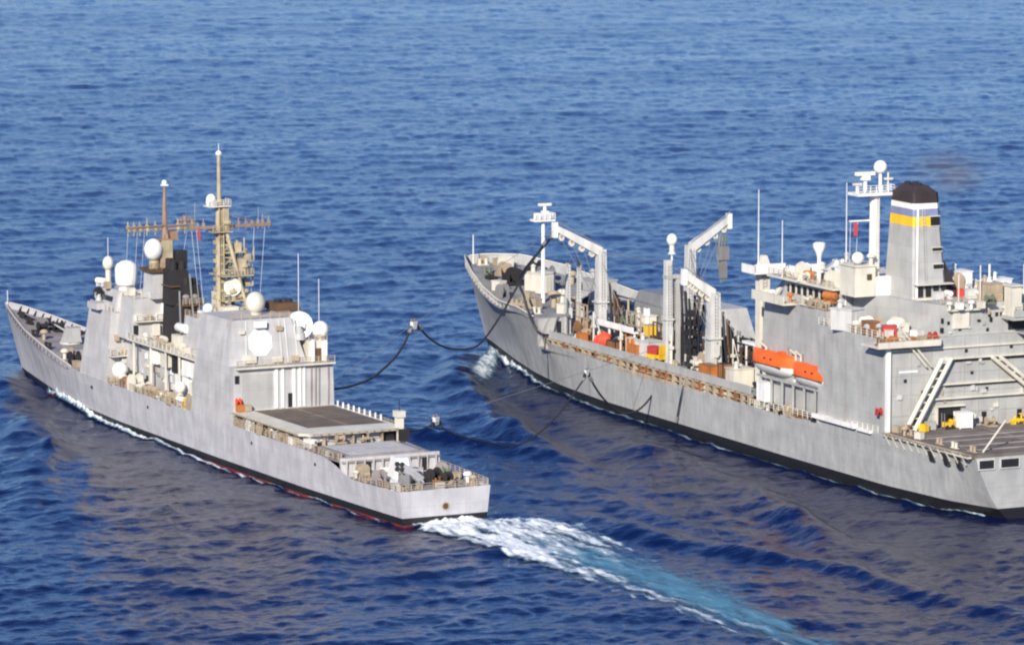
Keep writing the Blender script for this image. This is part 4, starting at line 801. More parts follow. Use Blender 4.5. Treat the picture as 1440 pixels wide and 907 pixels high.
# funnel
fn = empty('funnel', (0, 0, 0), 0, OI)
def ring(cx_, cy_, hx, hy, ch): return [(cx_-hx, cy_-hy+ch*.5), (cx_-hx, cy_+hy-ch*.2), (cx_-hx+ch*.2, cy_+hy), (cx_+hx-ch, cy_+hy), (cx_+hx, cy_+hy-ch), (cx_+hx, cy_-hy+ch), (cx_+hx-ch, cy_-hy), (cx_-hx+ch*.5, cy_-hy)]
def fr(z): t = (z-26.6)/(43.2-26.6); return ring(43.0, 2.75+.2*t, 4.9-1.2*t, 3.0-.85*t, 1.3)
for z0, z1, m, nm in ((26.6, 37.4, 'oil', 'casing'), (37.4, 38.8, 'yellow', 'band'), (38.8, 39.9, 'blue', 'band'), (39.9, 40.7, 'white', 'band'), (40.7, 42.2, 'stackcap', 'cap')):
    b = MB(); b.prism(fr(z0), z0, fr(z1), z1); b.build(nm, m, fn)
b = MB(); r0 = ring(43, 2.95, 3.5, 2.0, 1.2); r1 = ring(43, 2.95, 2.5, 1.2, .9); b.prism(r0, 42.2, r1, 43.1); b.build('cap', 'stackcap', fn)
for x, y in ((41.6, 2.9), (43.6, 2.3), (43.6, 3.6), (45, 2.9)):
    b = MB(); b.lathe([(.45, 0), (.45, .5), (.35, .5), (.35, 0)], (x, y, 42.9), 10); b.build('exhaust_pipe', 'black', fn)
def onaft(z): t = (z-26.6)/16.6; return 43-(4.9-1.2*t)
b = MB()
for (y, z, wd, h) in ((1.75, 38.1, .72, .72), (1.5, 34.0, .75, .3), (1.4, 31.5, .75, .4)): x = onaft(z); b = MB(); b.box(x-.12, x+.3, y-wd, y+wd, z-h, z+h); b.build('louvre', 'dark', fn)
b = MB()
for (y, z, wd, h) in ((1.75, 38.1, .72, .72), (1.5, 34.0, .75, .3), (1.4, 31.5, .75, .4)):
    x = onaft(z)
    for k in (-1, 1): b.box(x-.16, x+.1, y-wd-.1, y+wd+.1, z+k*h-.06, z+k*h+.06)
b.build('louvre_frame', 'cream', fn)
for y in (4.5, 3.2, 1.9, .6): b = MB(); b.box(38.0, 38.4, y-.42, y+.42, 27.2, 28.9); b.build('intake_opening', 'dark', fn)
b = MB(); b.box(37.2, 38.4, -.6, 5.6, 26.9, 27.15); b.box(37.2, 38.4, -.6, 5.6, 29.0, 29.15); b.build('ledge', 'cream', fn)
ladder((onaft(29)-.12, 3.6, 29.2), (onaft(40)-.12, 3.6, 40), .4, fn, 'oil')
b = MB(); b.tube([(onaft(27)-.02, 5.1, 27), (onaft(40)+.05, 4.45, 40.7)], .16, 6); b.build('corner_highlight', 'white', fn)  # white tube paints the bright edge highlight onto the funnel corner
b = MB(); b.prism([(38.5, -.4), (38.5, -2.6), (46, -2.6), (46, -.4)], 26.8, [(40, .2), (40, -.6), (45, -.6), (45, .2)], 32.0); b.build('casing', 'stackcap', fn)
put('locker', 'redor', OI, (37.6, -2.2, 26.9), 0, 1.2)
# radar mast
rm = empty('radar_mast', (47, 7.2, 0), 0, OI)
b = MB(); b.tube([(0, 0, 26.8), (0, 0, 41.6)], .85, 12, .7); b.build('pole', 'white', rm); ladder((-.95, 0, 27), (-.95, 0, 41), .5, rm, 'cream')
b = MB(); b.box(-1.6, 1.6, -2.4, 3.6, 41.4, 41.8); p = b.build('platform', 'white', rm); railing([(-1.6, 3.6, 41.8), (-1.6, -2.4, 41.8), (1.6, -2.4, 41.8)], 1.1, p, 'white', step=.9)
b = MB(); b.tube([(0, -.9, 41.8), (0, -.9, 44.6)], .25, 8); b.ball((0, -.9, 45.4), 1.0); b.build('radome', 'white', rm, True)
b = MB(); b.box(-.3, .3, .1, 3.2, 44.3, 44.8); b.tube([(0, 1.6, 41.8), (0, 1.6, 44.4)], .3, 8); b.box(-.5, .5, 1.0, 2.2, 43.6, 44.3); b.build('radar_scanner', 'white', rm)
b = MB(); b.box(-.25, .25, 2.2, 3.6, 42.9, 43.2); b.tube([(0, 3.0, 41.8), (0, 3.0, 43.0)], .18, 6); b.build('radar_scanner', 'cream', rm)
b = MB(); b.tube([(0, -2.2, 41.8), (0, -2.2, 44.6)], .12, 6); b.box(-.2, .2, -2.9, -1.6, 43.5, 43.8); b.build('antenna', 'cream', rm)
b = MB(); b.box(-.12, .12, .6, 4.2, 37.6, 37.8); b.tube([(0, 4.0, 37.7), (1, 3.6, 28)], .03, 4); b.tube([(0, 2.8, 37.7), (1, 2.6, 28)], .03, 4); b.build('yard', 'white', rm)
b = MB(); b.add([(0, 3.4, 37.6), (-.6, 3.1, 37.3), (-.7, 3.2, 35.6), (-.1, 3.5, 35.5)], [(0, 1, 2, 3)]); b.build('signal_flag', 'red', rm)
b = MB(); b.box(-2.2, 2.2, 1.0, 4.4, 26.8, 31.2); b.box(-2.4, 2.4, .8, 4.6, 31.2, 31.4); h = b.build('mast_house', 'cream', rm); door(h, -2.2, 2.0, 29.2, mat='brown', w=.8, h=.9)
b = MB(); b.box(-2.2, -.9, -2.0, .9, 26.8, 29.6); b.build('mast_house', 'white', rm)
b = MB(); b.ball((-1.2, 3.4, 32.4), .9); b.build('radome', 'white', rm, True); put('vent', 'cream', rm, (-1.6, 1.4, 31.4), 0, 1.3)

# cargo deck over the gallery
b = MB(); b.box(70, 146, -14.2, 14.2, 9.1, 9.4); cdk = b.build('cargo_deck', 'odeck', OI)
b = MB(); b.box(72, 142.5, 14.1, 14.3, 9.12, 10.35); b.build('bulwark', 'oil', cdk)
b = MB(); b.box(70, 146, -12.6, 12.9, 7.35, 9.1); gal = b.build('gallery_house', 'oil', OI)
for i, x in enumerate(np.arange(71.5, 143, 2.3)):
    wd = random.uniform(.3, .8); b = MB(); b.box(x, x+wd, 13.9, 14.65, 7.35, 9.1); b.build('gallery_post', random.choice(['tan', 'tan', 'tan', 'woodbrown']), gal)
b = MB(); b.box(71, 143, 14.35, 14.6, 8.85, 9.1); b.tube([(71, 14.5, 8.0), (143, 14.5, 8.2)], .1, 6); b.box(96, 116, 14.5, 14.9, 7.3, 7.8); b.build('gallery_rail', 'tan', gal)
b = MB(); b.box(70.5, 143, 12.9, 13.0, 7.4, 9.05); b.build('gallery_shade_sheet', 'brown', gal)  # dark sheet over the inner wall, recess shade put into its colour
for x in np.arange(72.5, 142, 2.05): put(random.choice(['valve', 'locker', 'bollard', 'hose_reel', 'valve', 'winch']), random.choice(['tan', 'tan', 'cream', 'woodbrown', 'fender', 'black']), OI, (x, 13.7, 7.36), random.choice([0, 0, 1.57]), random.uniform(.8, 1.1))
# forecastle
b = MB(); b.box(145.6, 146.2, -14.6, 14.6, 7.3, 11.9); fb = b.build('break_bulkhead', 'oil', OI)
for y in (11, 6, 0, -6): door(fb, 145.6, y, 9.45)
fz = lambda x: interp(x, OZT)-np.interp(x, [146, 150, 170, 206], [.3, .5, 1.3, 1.6])
b = MB()
for sgn in (1, -1):
    xs = np.linspace(148, 205.8, 40); b.tube([(x, sgn*max(.02, interp(x, ODK)-.08), interp(x, OZT)+.03) for x in xs], .14, 6)
b.build('bulwark_rail', 'cream', OI)
for sgn in (1, -1):
    for x in np.arange(160, 203, 2.1): h = interp(x, ODK)-.12; z = interp(x, OZT); b = MB(); b.prism([(x, sgn*h), (x+.12, sgn*h), (x+.12, sgn*(h-1)), (x, sgn*(h-1))], fz(x), [(x, sgn*h), (x+.12, sgn*h), (x+.12, sgn*(h-.12)), (x, sgn*(h-.12))], z-.1); b.build('bulwark_bracket', 'oil', OI)
for x, y, n, m, s in [(196, 1.6, 'bollard', 'cream', 1.5), (192, -2.4, 'bollard', 'cream', 1.5), (188, 4.5, 'bollard', 'grn', 1.5), (186, -4, 'winch', 'black', 1.8), (186, 2, 'winch', 'tan', 1.8), (180, 3, 'winch', 'black', 2.2), (180, -3, 'winch', 'steel', 2.2), (176, 7.8, 'locker', 'cream', 1.8), (174, 1, 'winch_house', 'cream', 1.5), (170, -6, 'winch', 'black', 1.6), (168, 6, 'locker', 'tan', 1.6), (165, 10, 'bollard', 'tan', 1.5),
                      (163, 2, 'vent', 'cream', 2), (161, -4, 'winch_house', 'oil', 1.8), (158, 6, 'vent', 'tan', 2.2), (156, 10.5, 'locker', 'tan', 1.8), (153, 3, 'winch', 'black', 1.6), (152, 12, 'bollard', 'cream', 1.4), (150, 8, 'locker', 'cream', 1.7), (178, -7, 'vent', 'tan', 1.8), (190, 0, 'hose_reel', 'cream', 1.5), (172, 9, 'hose_reel', 'steel', 1.3), (199, 0, 'winch', 'tan', 1.2), (160, 11.5, 'valve', 'tan', 1.5), (154, -6, 'pipe_run', 'oil', 1.5), (166, -1, 'pipe_run', 'tan', 1.2), (183, 6, 'valve', 'black', 1.5), (194, -.2, 'locker', 'tan', 1.3), (157, 0, 'locker', 'oil', 2.4)]:
    put(n, m, OI, (x, y, fz(x)), random.choice([0, .3, 1.57]), s)
fm2 = empty('foremast', (166, 4.2, 0), 0, OI)
b = MB(); b.tube([(0, 0, 11), (0, 0, 25.6)], .36, 10, .3); b.build('pole', 'white', fm2)
b = MB(); b.box(-1.0, 1.0, -1.8, 2.0, 25.6, 25.9); p = b.build('platform', 'white', fm2); railing([(-1, 2, 25.9), (-1, -1.8, 25.9), (1, -1.8, 25.9)], 1.0, p, 'white', step=.8, r=.09)
b = MB(); b.box(-.5, .5, -.9, .2, 25.9, 27.3); b.box(-.5, .4, .8, 1.6, 25.9, 27.0); b.tube([(0, -.3, 27.3), (0, -.3, 28.6)], .3, 8); b.box(-.4, .4, -1.4, .8, 28.2, 28.6); b.build('lamp_house', 'white', fm2)
b = MB(); b.tube([(201, 1.2, 14), (201, 1.2, 19.6)], .14, 6, .07); b.build('jackstaff', 'white', OI)

# kingposts with raised outboard arms
def kingpost(loc, top, arm, mat='lgrey', wid=.8, both=True):
    k = empty('kingpost', loc, 0, OI); z0 = 0
    b = MB(); b.prism([(-wid, -wid), (wid, -wid), (wid, wid), (-wid, wid)], 0, [(-wid*.8, -wid*.8), (wid*.8, -wid*.8), (wid*.8, wid*.8), (-wid*.8, wid*.8)], top); b.build('column', mat, k)
    if arm:
        A = Vector((0, 0, top-.5)); B = A+Vector(arm); n = Vector((0, 0, 1)); d = (B-A)
        b = MB()
        w0, w1 = wid*1.0, wid*.6
        vs = []
        for p, w_ in ((A, w0), (B, w1)):
            for sx, sz in ((-1, -1), (1, -1), (1, 1), (-1, 1)): vs.append(tuple(p+Vector((sx*w_*.8, 0, sz*w_))))
        b.add(vs, [(0, 1, 2, 3), (4, 7, 6, 5), (0, 4, 5, 1), (1, 5, 6, 2), (2, 6, 7, 3), (3, 7, 4, 0)]); ar = b.build('arm', mat, k)
        b = MB(); sgn = 1 if arm[1] > 0 else -1
        b.box(B.x-.5, B.x+.5, B.y-.35, B.y+.35, B.z-1.6, B.z+.9); b.build('end_plate', 'white', ar)
        for t in (.2, .42, .64, .86): p = A.lerp(B, t); b = MB(); b.lathe([(.5, -.2), (.5, .2)], (p.x, p.y, p.z-1.1), 10, (1, 0, 0)); b.box(p.x-.2, p.x+.2, p.y-.25, p.y+.25, p.z-1.1, p.z-.4); b.build('sheave_block', 'cream', ar)
        b = MB()
        for t in (.35, .6, .85): p = A.lerp(B, t); b.tube([p+Vector((.3, 0, -1.2)), (p.x*.3, p.y*.25, top*.55)], .05, 5)
        b.tube([A+Vector((-.4, 0, 1.0)), B+Vector((-.4, 0, 1.2))], .08, 5)
        b.build('rigging', 'steel', k)
    ladder((-wid-.1, 0, .2), (-wid*.85-.1, 0, top-.5), .5, k, 'oil')
    b = MB(); b.box(-wid*1.2, wid*1.2, -wid*1.3, wid*1.3, top*.42, top*.42+.25); b.box(-wid-.5, -wid+.1, -.4, .4, top*.22, top*.36); b.build('bracket', mat, k)
    return k
kingpost((134, 9, 9.4), 15.0, (1.5, 7.6, 4.2), wid=.85)
kingpost((131.5, -6.0, 9.4), 15.2, (-1.0, -6.6, 4.6), wid=.85)
kingpost((93.5, 9.4, 9.4), 12.6, (1.0, 4.6, 3.3), wid=1.0)
kingpost((93.5, -7, 9.4), 13, (-1.0, -4.6, 3.3), wid=1.0)
kingpost((106, 11.0, 9.4), 16.3, None, wid=.62); kingpost((105.4, 7.6, 9.4), 14.6, None, wid=.5); kingpost((144.5, 9.9, 9.4), 12.0, None, wid=.42); kingpost((143.5, 8.4, 9.4), 12.6, None, wid=.3); kingpost((120, -2, 9.4), 9, None, wid=.4); kingpost((112.5, 6, 9.4), 9, None, wid=.45)
b = MB(); b.box(105.4, 106.6, 7, 11.6, 22.8, 23.4); b.box(105.5, 106.4, 9.0, 9.7, 9.4, 23); b.build('crosshead', 'oil', OI)
ladder((106, 9.3, 9.4), (106, 9.3, 22.8), 1.4, OI, 'brown')
radome(OI, (106.6, 10.0, 28.8), .85, 1.15, 1.4); b = MB(); b.tube([(106.6, 10, 25.5), (106.6, 10, 27.2)], .15, 6); b.build('antenna_post', 'white', OI)
b = MB(); b.box(119, 133, 9.6, 10.6, 12.4, 12.65); b.box(119, 133, 10.5, 10.62, 12.65, 13.4)
for x in (119.4, 124, 128.5, 132.6): b.box(x-.12, x+.12, 10.0, 10.3, 9.4, 12.4)
b.build('catwalk', 'white', OI)
b = MB(); b.box(77, 84, 8.4, 9.4, 15.2, 15.6)
for x in (77.5, 83.5): b.box(x-.12, x+.12, 8.8, 9.0, 9.4, 15.2)
b.build('catwalk', 'white', OI)
hg = empty('hanging_block', (130.6, -11.6, 27.6), 0, OI)
b = MB(); b.tube([(0, .4, 0), (0, .2, -3.4)], .06, 5); b.tube([(0, -.6, 0), (0, -.3, -3.4)], .06, 5); b.tube([(0, 1.6, -.8), (0, .3, -9.5)], .05, 5); b.build('fall_rope', 'steel', hg)
b = MB(); b.box(-.5, .5, -.9, .9, -5.6, -3.4); b.box(-.35, .35, -.6, .6, -8.6, -6.0); b.lathe([(.55, -.25), (.55, .25)], (0, 0, -5.8), 10, (1, 0, 0)); b.build('block', 'steel', hg)
b = MB()
for k in range(3): b.tube([(0, .5-.5*k, -1.5), (.3, .9-.6*k, -5.0), (0, .2-.4*k, -9.0)], .16, 6)
b.build('hanging_hose', 'grn', hg)
# starboard stores house, dark and sloping
b = MB(); b.prism([(136, -3), (136, -12.5), (150, -12.5), (150, -3)], 9.4, [(139, -4.5), (139, -12), (147, -12), (147, -4.5)], 15.6); sh = b.build('stores_house', 'steel', OI)
b = MB(); b.prism([(119, -4), (119, -12), (133, -12), (133, -4)], 9.4, [(121, -5), (121, -11), (131, -11), (131, -5)], 15.2); b.build('stores_house', 'oil', OI)
door(sh, 136.4, -6, 9.6, w=3.0, h=2.2)
# cargo-deck clutter
random.seed(11)
for i in range(150):
    x = random.uniform(72.5, 145); y = random.choice([random.uniform(4, 12.6), random.uniform(8, 13.2), random.uniform(-8, 5)])
    nm = random.choice(['winch', 'locker', 'vent', 'valve', 'valve', 'pipe_run', 'hose_reel', 'winch', 'bollard', 'winch_house', 'locker'])
    m = random.choice(['tan', 'tan', 'tan', 'oil', 'steel', 'black', 'woodbrown', 'brown', 'fender', 'cream', 'oil', 'lgrey'])
    if y > 8 and (84 < x < 94 or 103 < x < 110 or 114 < x < 130): continue
    put(nm, m, OI, (x, y, 9.41), random.choice([0, 0, 1.57, random.uniform(0, 3)]), random.uniform(.9, 1.7)*(0.8 if nm == 'winch_house' else 1))
for x, y in ((77, 4), (81, 7), (85, 3), (89, 6.5), (98, 3.6), (101, 6.2), (110, 8), (115, 5), (124, 5.5), (139, 6), (141.5, 3.4), (88, -2), (97, -3), (111, -1)):
    b = MB(); hgt = random.uniform(3.2, 7.5); b.tube([(x, y, 9.4), (x, y, 9.4+hgt)], random.uniform(.2, .42), 8); b.box(x-.6, x+.6, y-.5, y+.5, 9.4, 10.4); b.box(x-.5, x+.5, y-.15, y+.5, 9.4+hgt*.8, 9.4+hgt); b.build('ram_tensioner', random.choice(['cream', 'white', 'steel', 'oil']), OI)
for x, y, w_ in ((86, 5, 6), (100, 8.2, 5), (112, 9.5, 4), (126, 7, 5), (139, 10, 4)):
    b = MB()
    for k in (3.2, 5.4): b.box(x-w_/2, x+w_/2, y-.1, y+.1, 9.4+k, 9.6+k)
    for t in np.linspace(-w_/2, w_/2, 4): b.box(x+t-.1, x+t+.1, y-.1, y+.1, 9.4, 15)
    b.build('pipe_rack', random.choice(['brown', 'steel', 'tan']), OI)
b = MB()
for y in (0, 1, 2, -2, -3): b.tube([(72, y, 10.4), (145, y, 10.4)], .22, 8)
b.build('pipe_run', 'oil', OI)
for k in range(46):
    x = random.uniform(74, 144); y = random.uniform(1, 12.8); hgt = random.uniform(2.2, 6.5)
    b = MB(); b.tube([(x, y, 9.4), (x, y, 9.4+hgt)], random.uniform(.09, .2), 6); b.box(x-.3, x+.3, y-.3, y+.3, 9.4+hgt*.5, 9.4+hgt*.5+.5)
    if k % 3 == 0: b.tube([(x, y, 9.4+hgt), (x+random.uniform(-3, 3), y+random.uniform(-1.5, 1.5), 9.4)], .07, 5)
    b.build('stanchion', random.choice(['lgrey', 'cream', 'tan', 'steel', 'oil', 'black']), OI)
for (x, y, z, dx, n) in ((134, 9, 19, -1.2, 3), (106, 10.2, 22, -1.0, 3), (93.5, 9.4, 19, -1.2, 3), (105.4, 7.6, 21, 1.2, 2), (76, 9.4, 22, 1.2, 2), (131.5, -6, 20, -1, 2), (99, 7.5, 17, -.6, 2), (111, 8, 16, .6, 2)):
    for k in range(n):   # black hoses hanging in bights beside the posts
        yy = y-1.0-.7*k; zz = z-1.2*k; P = [(x+dx, yy, zz), (x+dx*1.3, yy-.1, zz-4), (x+dx*1.1, yy-.6, 11.4+.5*k), (x+dx*.9, yy-1.1, zz-4.5), (x+dx*.6, yy-1.3, zz-1.5)]
        b = MB(); b.tube(P, .22, 6); b.build('hanging_hose', random.choice(['rubber', 'rubber', 'brown']), OI)
b = MB()
for a, c in (((134, 9, 24), (106, 10.8, 25)), ((106, 10.8, 25), (93.5, 9.4, 21.6)), ((131.5, -6, 24), (105.4, 7.6, 23.8)), ((93.5, 9.4, 21.6), (76, 10, 26)), ((134, 9, 24), (146, 6, 12)), ((131.5, -6, 24), (120, -2, 10)), ((106, 10.8, 25), (115, 7, 9.6)), ((93.5, 9.4, 21), (84, 6, 9.6)), ((134, 9, 23), (124, 8, 9.6)), ((144.5, 9.9, 21), (152, 8, 13)), ((93.5, -7, 22), (84, -3, 9.6))): b.tube([a, c], .05, 4)
b.build('standing_rigging', 'steel', OI)
for x, y, w_, h, m in ((101, 9.6, 1.4, 8.5, 'black'), (98, 6.5, 1.2, 6.5, 'brown'), (88.5, 6.8, 1.5, 6.0, 'black'), (109, 9, 1.0, 4.5, 'woodbrown'), (84, 8.2, 1.3, 5.0, 'brown'), (80, 9.6, 1.4, 3.6, 'black'), (126, 8.2, 1.4, 3.4, 'black'), (130, 6, 1.2, 4.2, 'grn'), (139.5, 9.0, 1.3, 3.0, 'tan'), (114, 8.6, 1.2, 3.2, 'black'), (122, 9.2, 1.0, 2.8, 'fender')):
    b = MB()
    for sx in (-w_, w_):
        for sy in (-.7, .7): b.box(x+sx-.12, x+sx+.12, y+sy-.12, y+sy+.12, 9.4, 9.4+h)
    for z in np.arange(9.9, 9.4+h, 1.5): b.box(x-w_, x+w_, y-.7, y+.7, z, z+.16); b.box(x-w_*.7, x+w_*.4, y-.5, y+.4, z+.16, z+.9)
    b.build('gap_shade_rack', m, OI)  # added racks; dark ones put the shade of gaps between posts into colour
# lifeboat recess fittings
for x in (48.6, 58, 59.6, 69):
    dv = MB(); dv.prism([(x-.2, 11.0), (x+.2, 11.0), (x+.2, 12.2), (x-.2, 12.2)], 8.0, [(x-.2, 13.0), (x+.2, 13.0), (x+.2, 13.8), (x-.2, 13.8)], 13.0)
    dv.tube([(x, 13.2, 13.6), (x, 13.2, 16.6), (x, 14.2, 17.4)], .2, 8); dv.build('davit', 'cream', OI)
b = MB(); b.box(48, 70, 12.8, 14.3, 12.3, 12.55)
for x in np.arange(48.5, 70, 3.4): b.box(x-.1, x+.1, 14.0, 14.3, 7.6, 12.3)
b.build('boat_platform', 'oil', OI)
for x in np.arange(48, 71, 1.5): put(random.choice(['locker', 'winch', 'valve', 'vent', 'bollard', 'hose_reel']), random.choice(['cream', 'oil', 'tan', 'mauve', 'woodbrown', 'black']), OI, (x, 14.1, interp(x, OZT)-.1), random.choice([0, 1.57]), 1.0)
railing([(32, 14.75, 8.9), (44, 14.8, 8.4), (71, 14.8, 7.7)], 1.0, OI, 'cream', step=1.5)
ag = MB(); ag.box(38, 50.5, 14.82, 15.5, 8.7, 9.3, rot=math.radians(0), piv=(38, 15, 0)); ag = ag.build('accommodation_ladder', 'white', OI)
b = MB(); b.box(33.5, 37.4, 14.82, 15.3, 8.6, 9.0); b.build('accommodation_ladder', 'white', OI)

# ------------------------------------------------------------------ loose things on the supply ship
def o2w(x, y, z): c, s = math.cos(OH), math.sin(OH); return (OX+x*c-y*s, OY+x*s+y*c, z)
def lifeboat(x, y, z, label):
    t = empty('lifeboat', o2w(x, y, z), OH); tag(t, label, 'lifeboat', 'orange covered lifeboats')
    n = 18; secs = []
    for i in range(n+1):
        u = -1+2*i/n; f = max(0.03, (1-abs(u)**3.2))**.6; secs.append((u*6.3, f))
    def half(prof, name, mat):
        b = MB(); m = len(prof); vs = []; fs = []
        for X_, f in secs: vs += [(X_, yy*f, zz if zz > .1 else zz*(.45+.55*f)+(1-f)*.25) for yy, zz in prof]
        for i in range(n): fs += [(i*m+k, i*m+k+1, (i+1)*m+k+1, (i+1)*m+k) for k in range(m-1)]
        fs += [tuple(range(m)), tuple(range(n*m, n*m+m))[::-1]]; b.add(vs, fs); return b.build(name, mat, t, True)
    half([(1.62, .2), (1.6, -.05), (1.3, -.7), (.6, -1.3), (0, -1.45), (-.6, -1.3), (-1.3, -.7), (-1.6, -.05), (-1.62, .2)], 'hull', 'white')
    half([(1.6, .15), (1.6, .75), (1.3, 1.55), (.7, 1.9), (0, 2.0), (-.7, 1.9), (-1.3, 1.55), (-1.6, .75), (-1.6, .15)], 'canopy', 'orange')
    b = MB(); b.box(-4.4, 4.4, 1.45, 1.68, .1, .26); b.box(-4.4, 4.4, -1.68, -1.45, .1, .26); b.build('fender_strip', 'brown', t)
    b = MB(); b.box(-3.4, -2.0, -.7, .7, 1.75, 2.35); b.build('steering_hood', 'orange', t)
    b = MB()
    for X_ in (-4.2, 4.2): b.tube([(X_, 0, 1.4), (X_, 0, 3.2)], .09, 6); b.box(X_-.25, X_+.25, -.15, .15, 1.3, 1.75)
    b.build('lifting_hook', 'steel', t)
    b = MB()
    for X_ in (-1.4, .6): b.box(X_-.25, X_+.25, 1.38, 1.54, .95, 1.25)
    b.build('window', 'glass', t)
    return t
lifeboat(66.0, 13.3, 14.3, 'orange and white lifeboat nearer the bow of the two hung side by side')
lifeboat(52.8, 13.5, 13.9, 'orange and white lifeboat nearer the funnel of the two hung side by side')
def crate(name, x, y, z, dims, mat, label, cat, trim='steel', rz=0.0):
    t = empty(name, o2w(x, y, z), OH+rz); tag(t, label, cat)
    a, b_, h = dims; b = MB(); b.box(-a, a, -b_, b_, .12, h); b.build('body', mat, t)
    b = MB()
    for sx in (-1, 1):
        for sy in (-1, 1): b.box(sx*a-.06, sx*a+.06, sy*b_-.06, sy*b_+.06, 0, h+.04)
    b.box(-a-.05, a+.05, -b_-.05, b_+.05, h, h+.08); b.build('frame', trim, t); return t
crate('equipment_container', 67.6, 14.0, 8.6, (1.2, .8, 3.0), 'white', 'plain white upright container below the lifeboats', 'container', 'white')
crate('cargo_crate', 117.6, 11.6, 9.42, (.7, .6, 2.6), 'fender', 'orange crate standing on the cargo deck below the white catwalk', 'crate', 'cream')
crate('cargo_crate', 123.5, 11.3, 9.42, (1.6, 1.0, 1.4), 'woodbrown', 'low brown crate between the red fender and the orange crate', 'crate', 'black')
crate('cargo_crate', 117.5, 8.2, 12.0, (.9, .8, 1.9), 'yellow', 'yellow crate raised above the cargo deck beside the slim post', 'crate', 'tan')
crate('cargo_crate', 90.4, 11.6, 9.42, (1.9, .9, 1.7), 'fender', 'rusty orange crate at the foot of the thick bent kingpost', 'crate', 'woodbrown')
crate('cargo_crate', 87.6, 10.4, 9.42, (.8, .8, 2.2), 'woodbrown', 'tall brown crate beside the rusty orange one on the cargo deck', 'crate', 'black')
st = empty('crate_stand', (117.5, 8.2, 9.4), 0, OI); b = MB()
for sx in (-.8, .8):
    for sy in (-.7, .7): b.box(sx-.1, sx+.1, sy-.1, sy+.1, 0, 2.55)
b.box(-1, 1, -.9, .9, 2.45, 2.6); b.build('stand_frame', 'steel', st)
fe = empty('fender', o2w(127, 12.0, 10.5), OH+.5); tag(fe, 'fat red rubber fender lying on the cargo deck', 'fender')
b = MB(); b.lathe([(.1, -1.7), (.75, -1.45), (1.1, -.8), (1.15, 0), (1.1, .8), (.75, 1.45), (.1, 1.7)], (0, 0, 0), 16, (1, 0, -.35)); b.build('body', 'redor', fe, True)
b = MB(); b.lathe([(.3, 1.65), (.3, 1.95), (.1, 2.0)], (0, 0, 0), 10, (1, 0, -.35)); b.lathe([(.3, 1.65), (.3, 1.95), (.1, 2.0)], (0, 0, 0), 10, (-1, 0, .35)); b.build('end_ring', 'black', fe)
ht = empty('hand_truck', o2w(106.8, 12.6, 9.42), OH+.3); ht.scale = (1.4, 1.4, 1.4); tag(ht, 'yellow and red wheeled cart at the foot of the twin posts', 'cart')
b = MB(); b.box(-1.1, 1.1, -.6, .6, .45, 1.0); b.build('bed', 'yellow', ht); b = MB(); b.box(-.6, 1.0, -.5, .5, 1.0, 1.9); b.build('load', 'red', ht); b = MB(); b.box(-1.15, -1.05, -.6, .6, 1.0, 2.1); b.build('handle', 'yellow', ht)
for sx in (-.75, .75):
    for sy in (-.6, .6):
        b = MB(); b.lathe([(.32, -.1), (.32, .1)], (sx, sy, .33), 12, (0, 1, 0)); b.build('wheel', 'rubber', ht)
# forklift and white store locker in the hangar opening
fk = empty('forklift', o2w(28.9, 5.2, 9.31), OH+math.radians(100)); tag(fk, 'small yellow forklift parked in the dark hangar opening', 'forklift')
b = MB(); b.box(-.9, .6, -.5, .5, .3, 1.0); b.box(-1.1, -.7, -.5, .5, .3, 1.3); b.build('body', 'yellow', fk)
b = MB()
for sx in (-.8, .4):
    for sy in (-.45, .45): b.box(sx-.04, sx+.04, sy-.04, sy+.04, 1.0, 2.1)
b.box(-.85, .45, -.5, .5, 2.1, 2.18); b.build('roll_cage', 'black', fk)
b = MB(); b.box(.65, .75, -.35, -.25, .1, 2.3); b.box(.65, .75, .25, .35, .1, 2.3); b.box(.7, 1.8, -.32, -.2, .1, .16); b.box(.7, 1.8, .2, .32, .1, .16); b.build('fork_mast', 'steel', fk)
for sx in (-.65, .35):
    for sy in (-.5, .5):
        b = MB(); b.lathe([(.3, -.12), (.3, .12)], (sx, sy, .3), 12, (0, 1, 0)); b.build('wheel', 'rubber', fk)
crate('store_locker', 28.6, 2.7, 9.31, (.9, 1.0, 2.3), 'white', 'white locker standing beside the hangar opening on the flight deck', 'locker', 'white')

# ------------------------------------------------------------------ replenishment rigs between the ships
def sag(a, b_, s, n=14):
    A = Vector(a); B = Vector(b_); return [A.lerp(B, i/n)-Vector((0, 0, s*4*(i/n)*(1-i/n))) for i in range(n+1)]
def smooth(pts, k=5):
    P = [Vector(p) for p in pts]; out = []
    for i in range(len(P)-1):
        p0 = P[max(i-1, 0)]; p1 = P[i]; p2 = P[i+1]; p3 = P[min(i+2, len(P)-1)]
        for j in range(k):
            t = j/k; out.append(.5*((2*p1)+(-p0+p2)*t+(2*p0-5*p1+4*p2-p3)*t*t+(-p0+3*p1-3*p2+p3)*t**3))
    return out+[P[-1]]
H1 = [(69.85, -27.78, 16.81), (68.71, -26.15, 14.84), (67.2, -23.98, 13.17), (65.2, -21.12, 11.85), (62.97, -17.93, 10.8), (60.27, -14.08, 10.42), (57.61, -10.27, 10.47), (56.65, -8.3, 10.57)]
H2 = [(71.51, -30.14, 16.92), (72.78, -31.96, 15.32), (75.09, -35.27, 13.4), (77.95, -39.36, 12.13), (81.25, -44.07, 11.66), (83.25, -46.93, 12.49), (85.94, -50.78, 15.13), (88.38, -54.28, 18.08), (90.99, -58.0, 21.49), (94.5, -63.5, 26.0)]
H3 = [(30.5, -7.9, 8.4), (31.2, -9.2, 7.82), (32.58, -11.6, 7.5), (34.04, -14.13, 7.81), (34.5, -15.0, 8.0)]
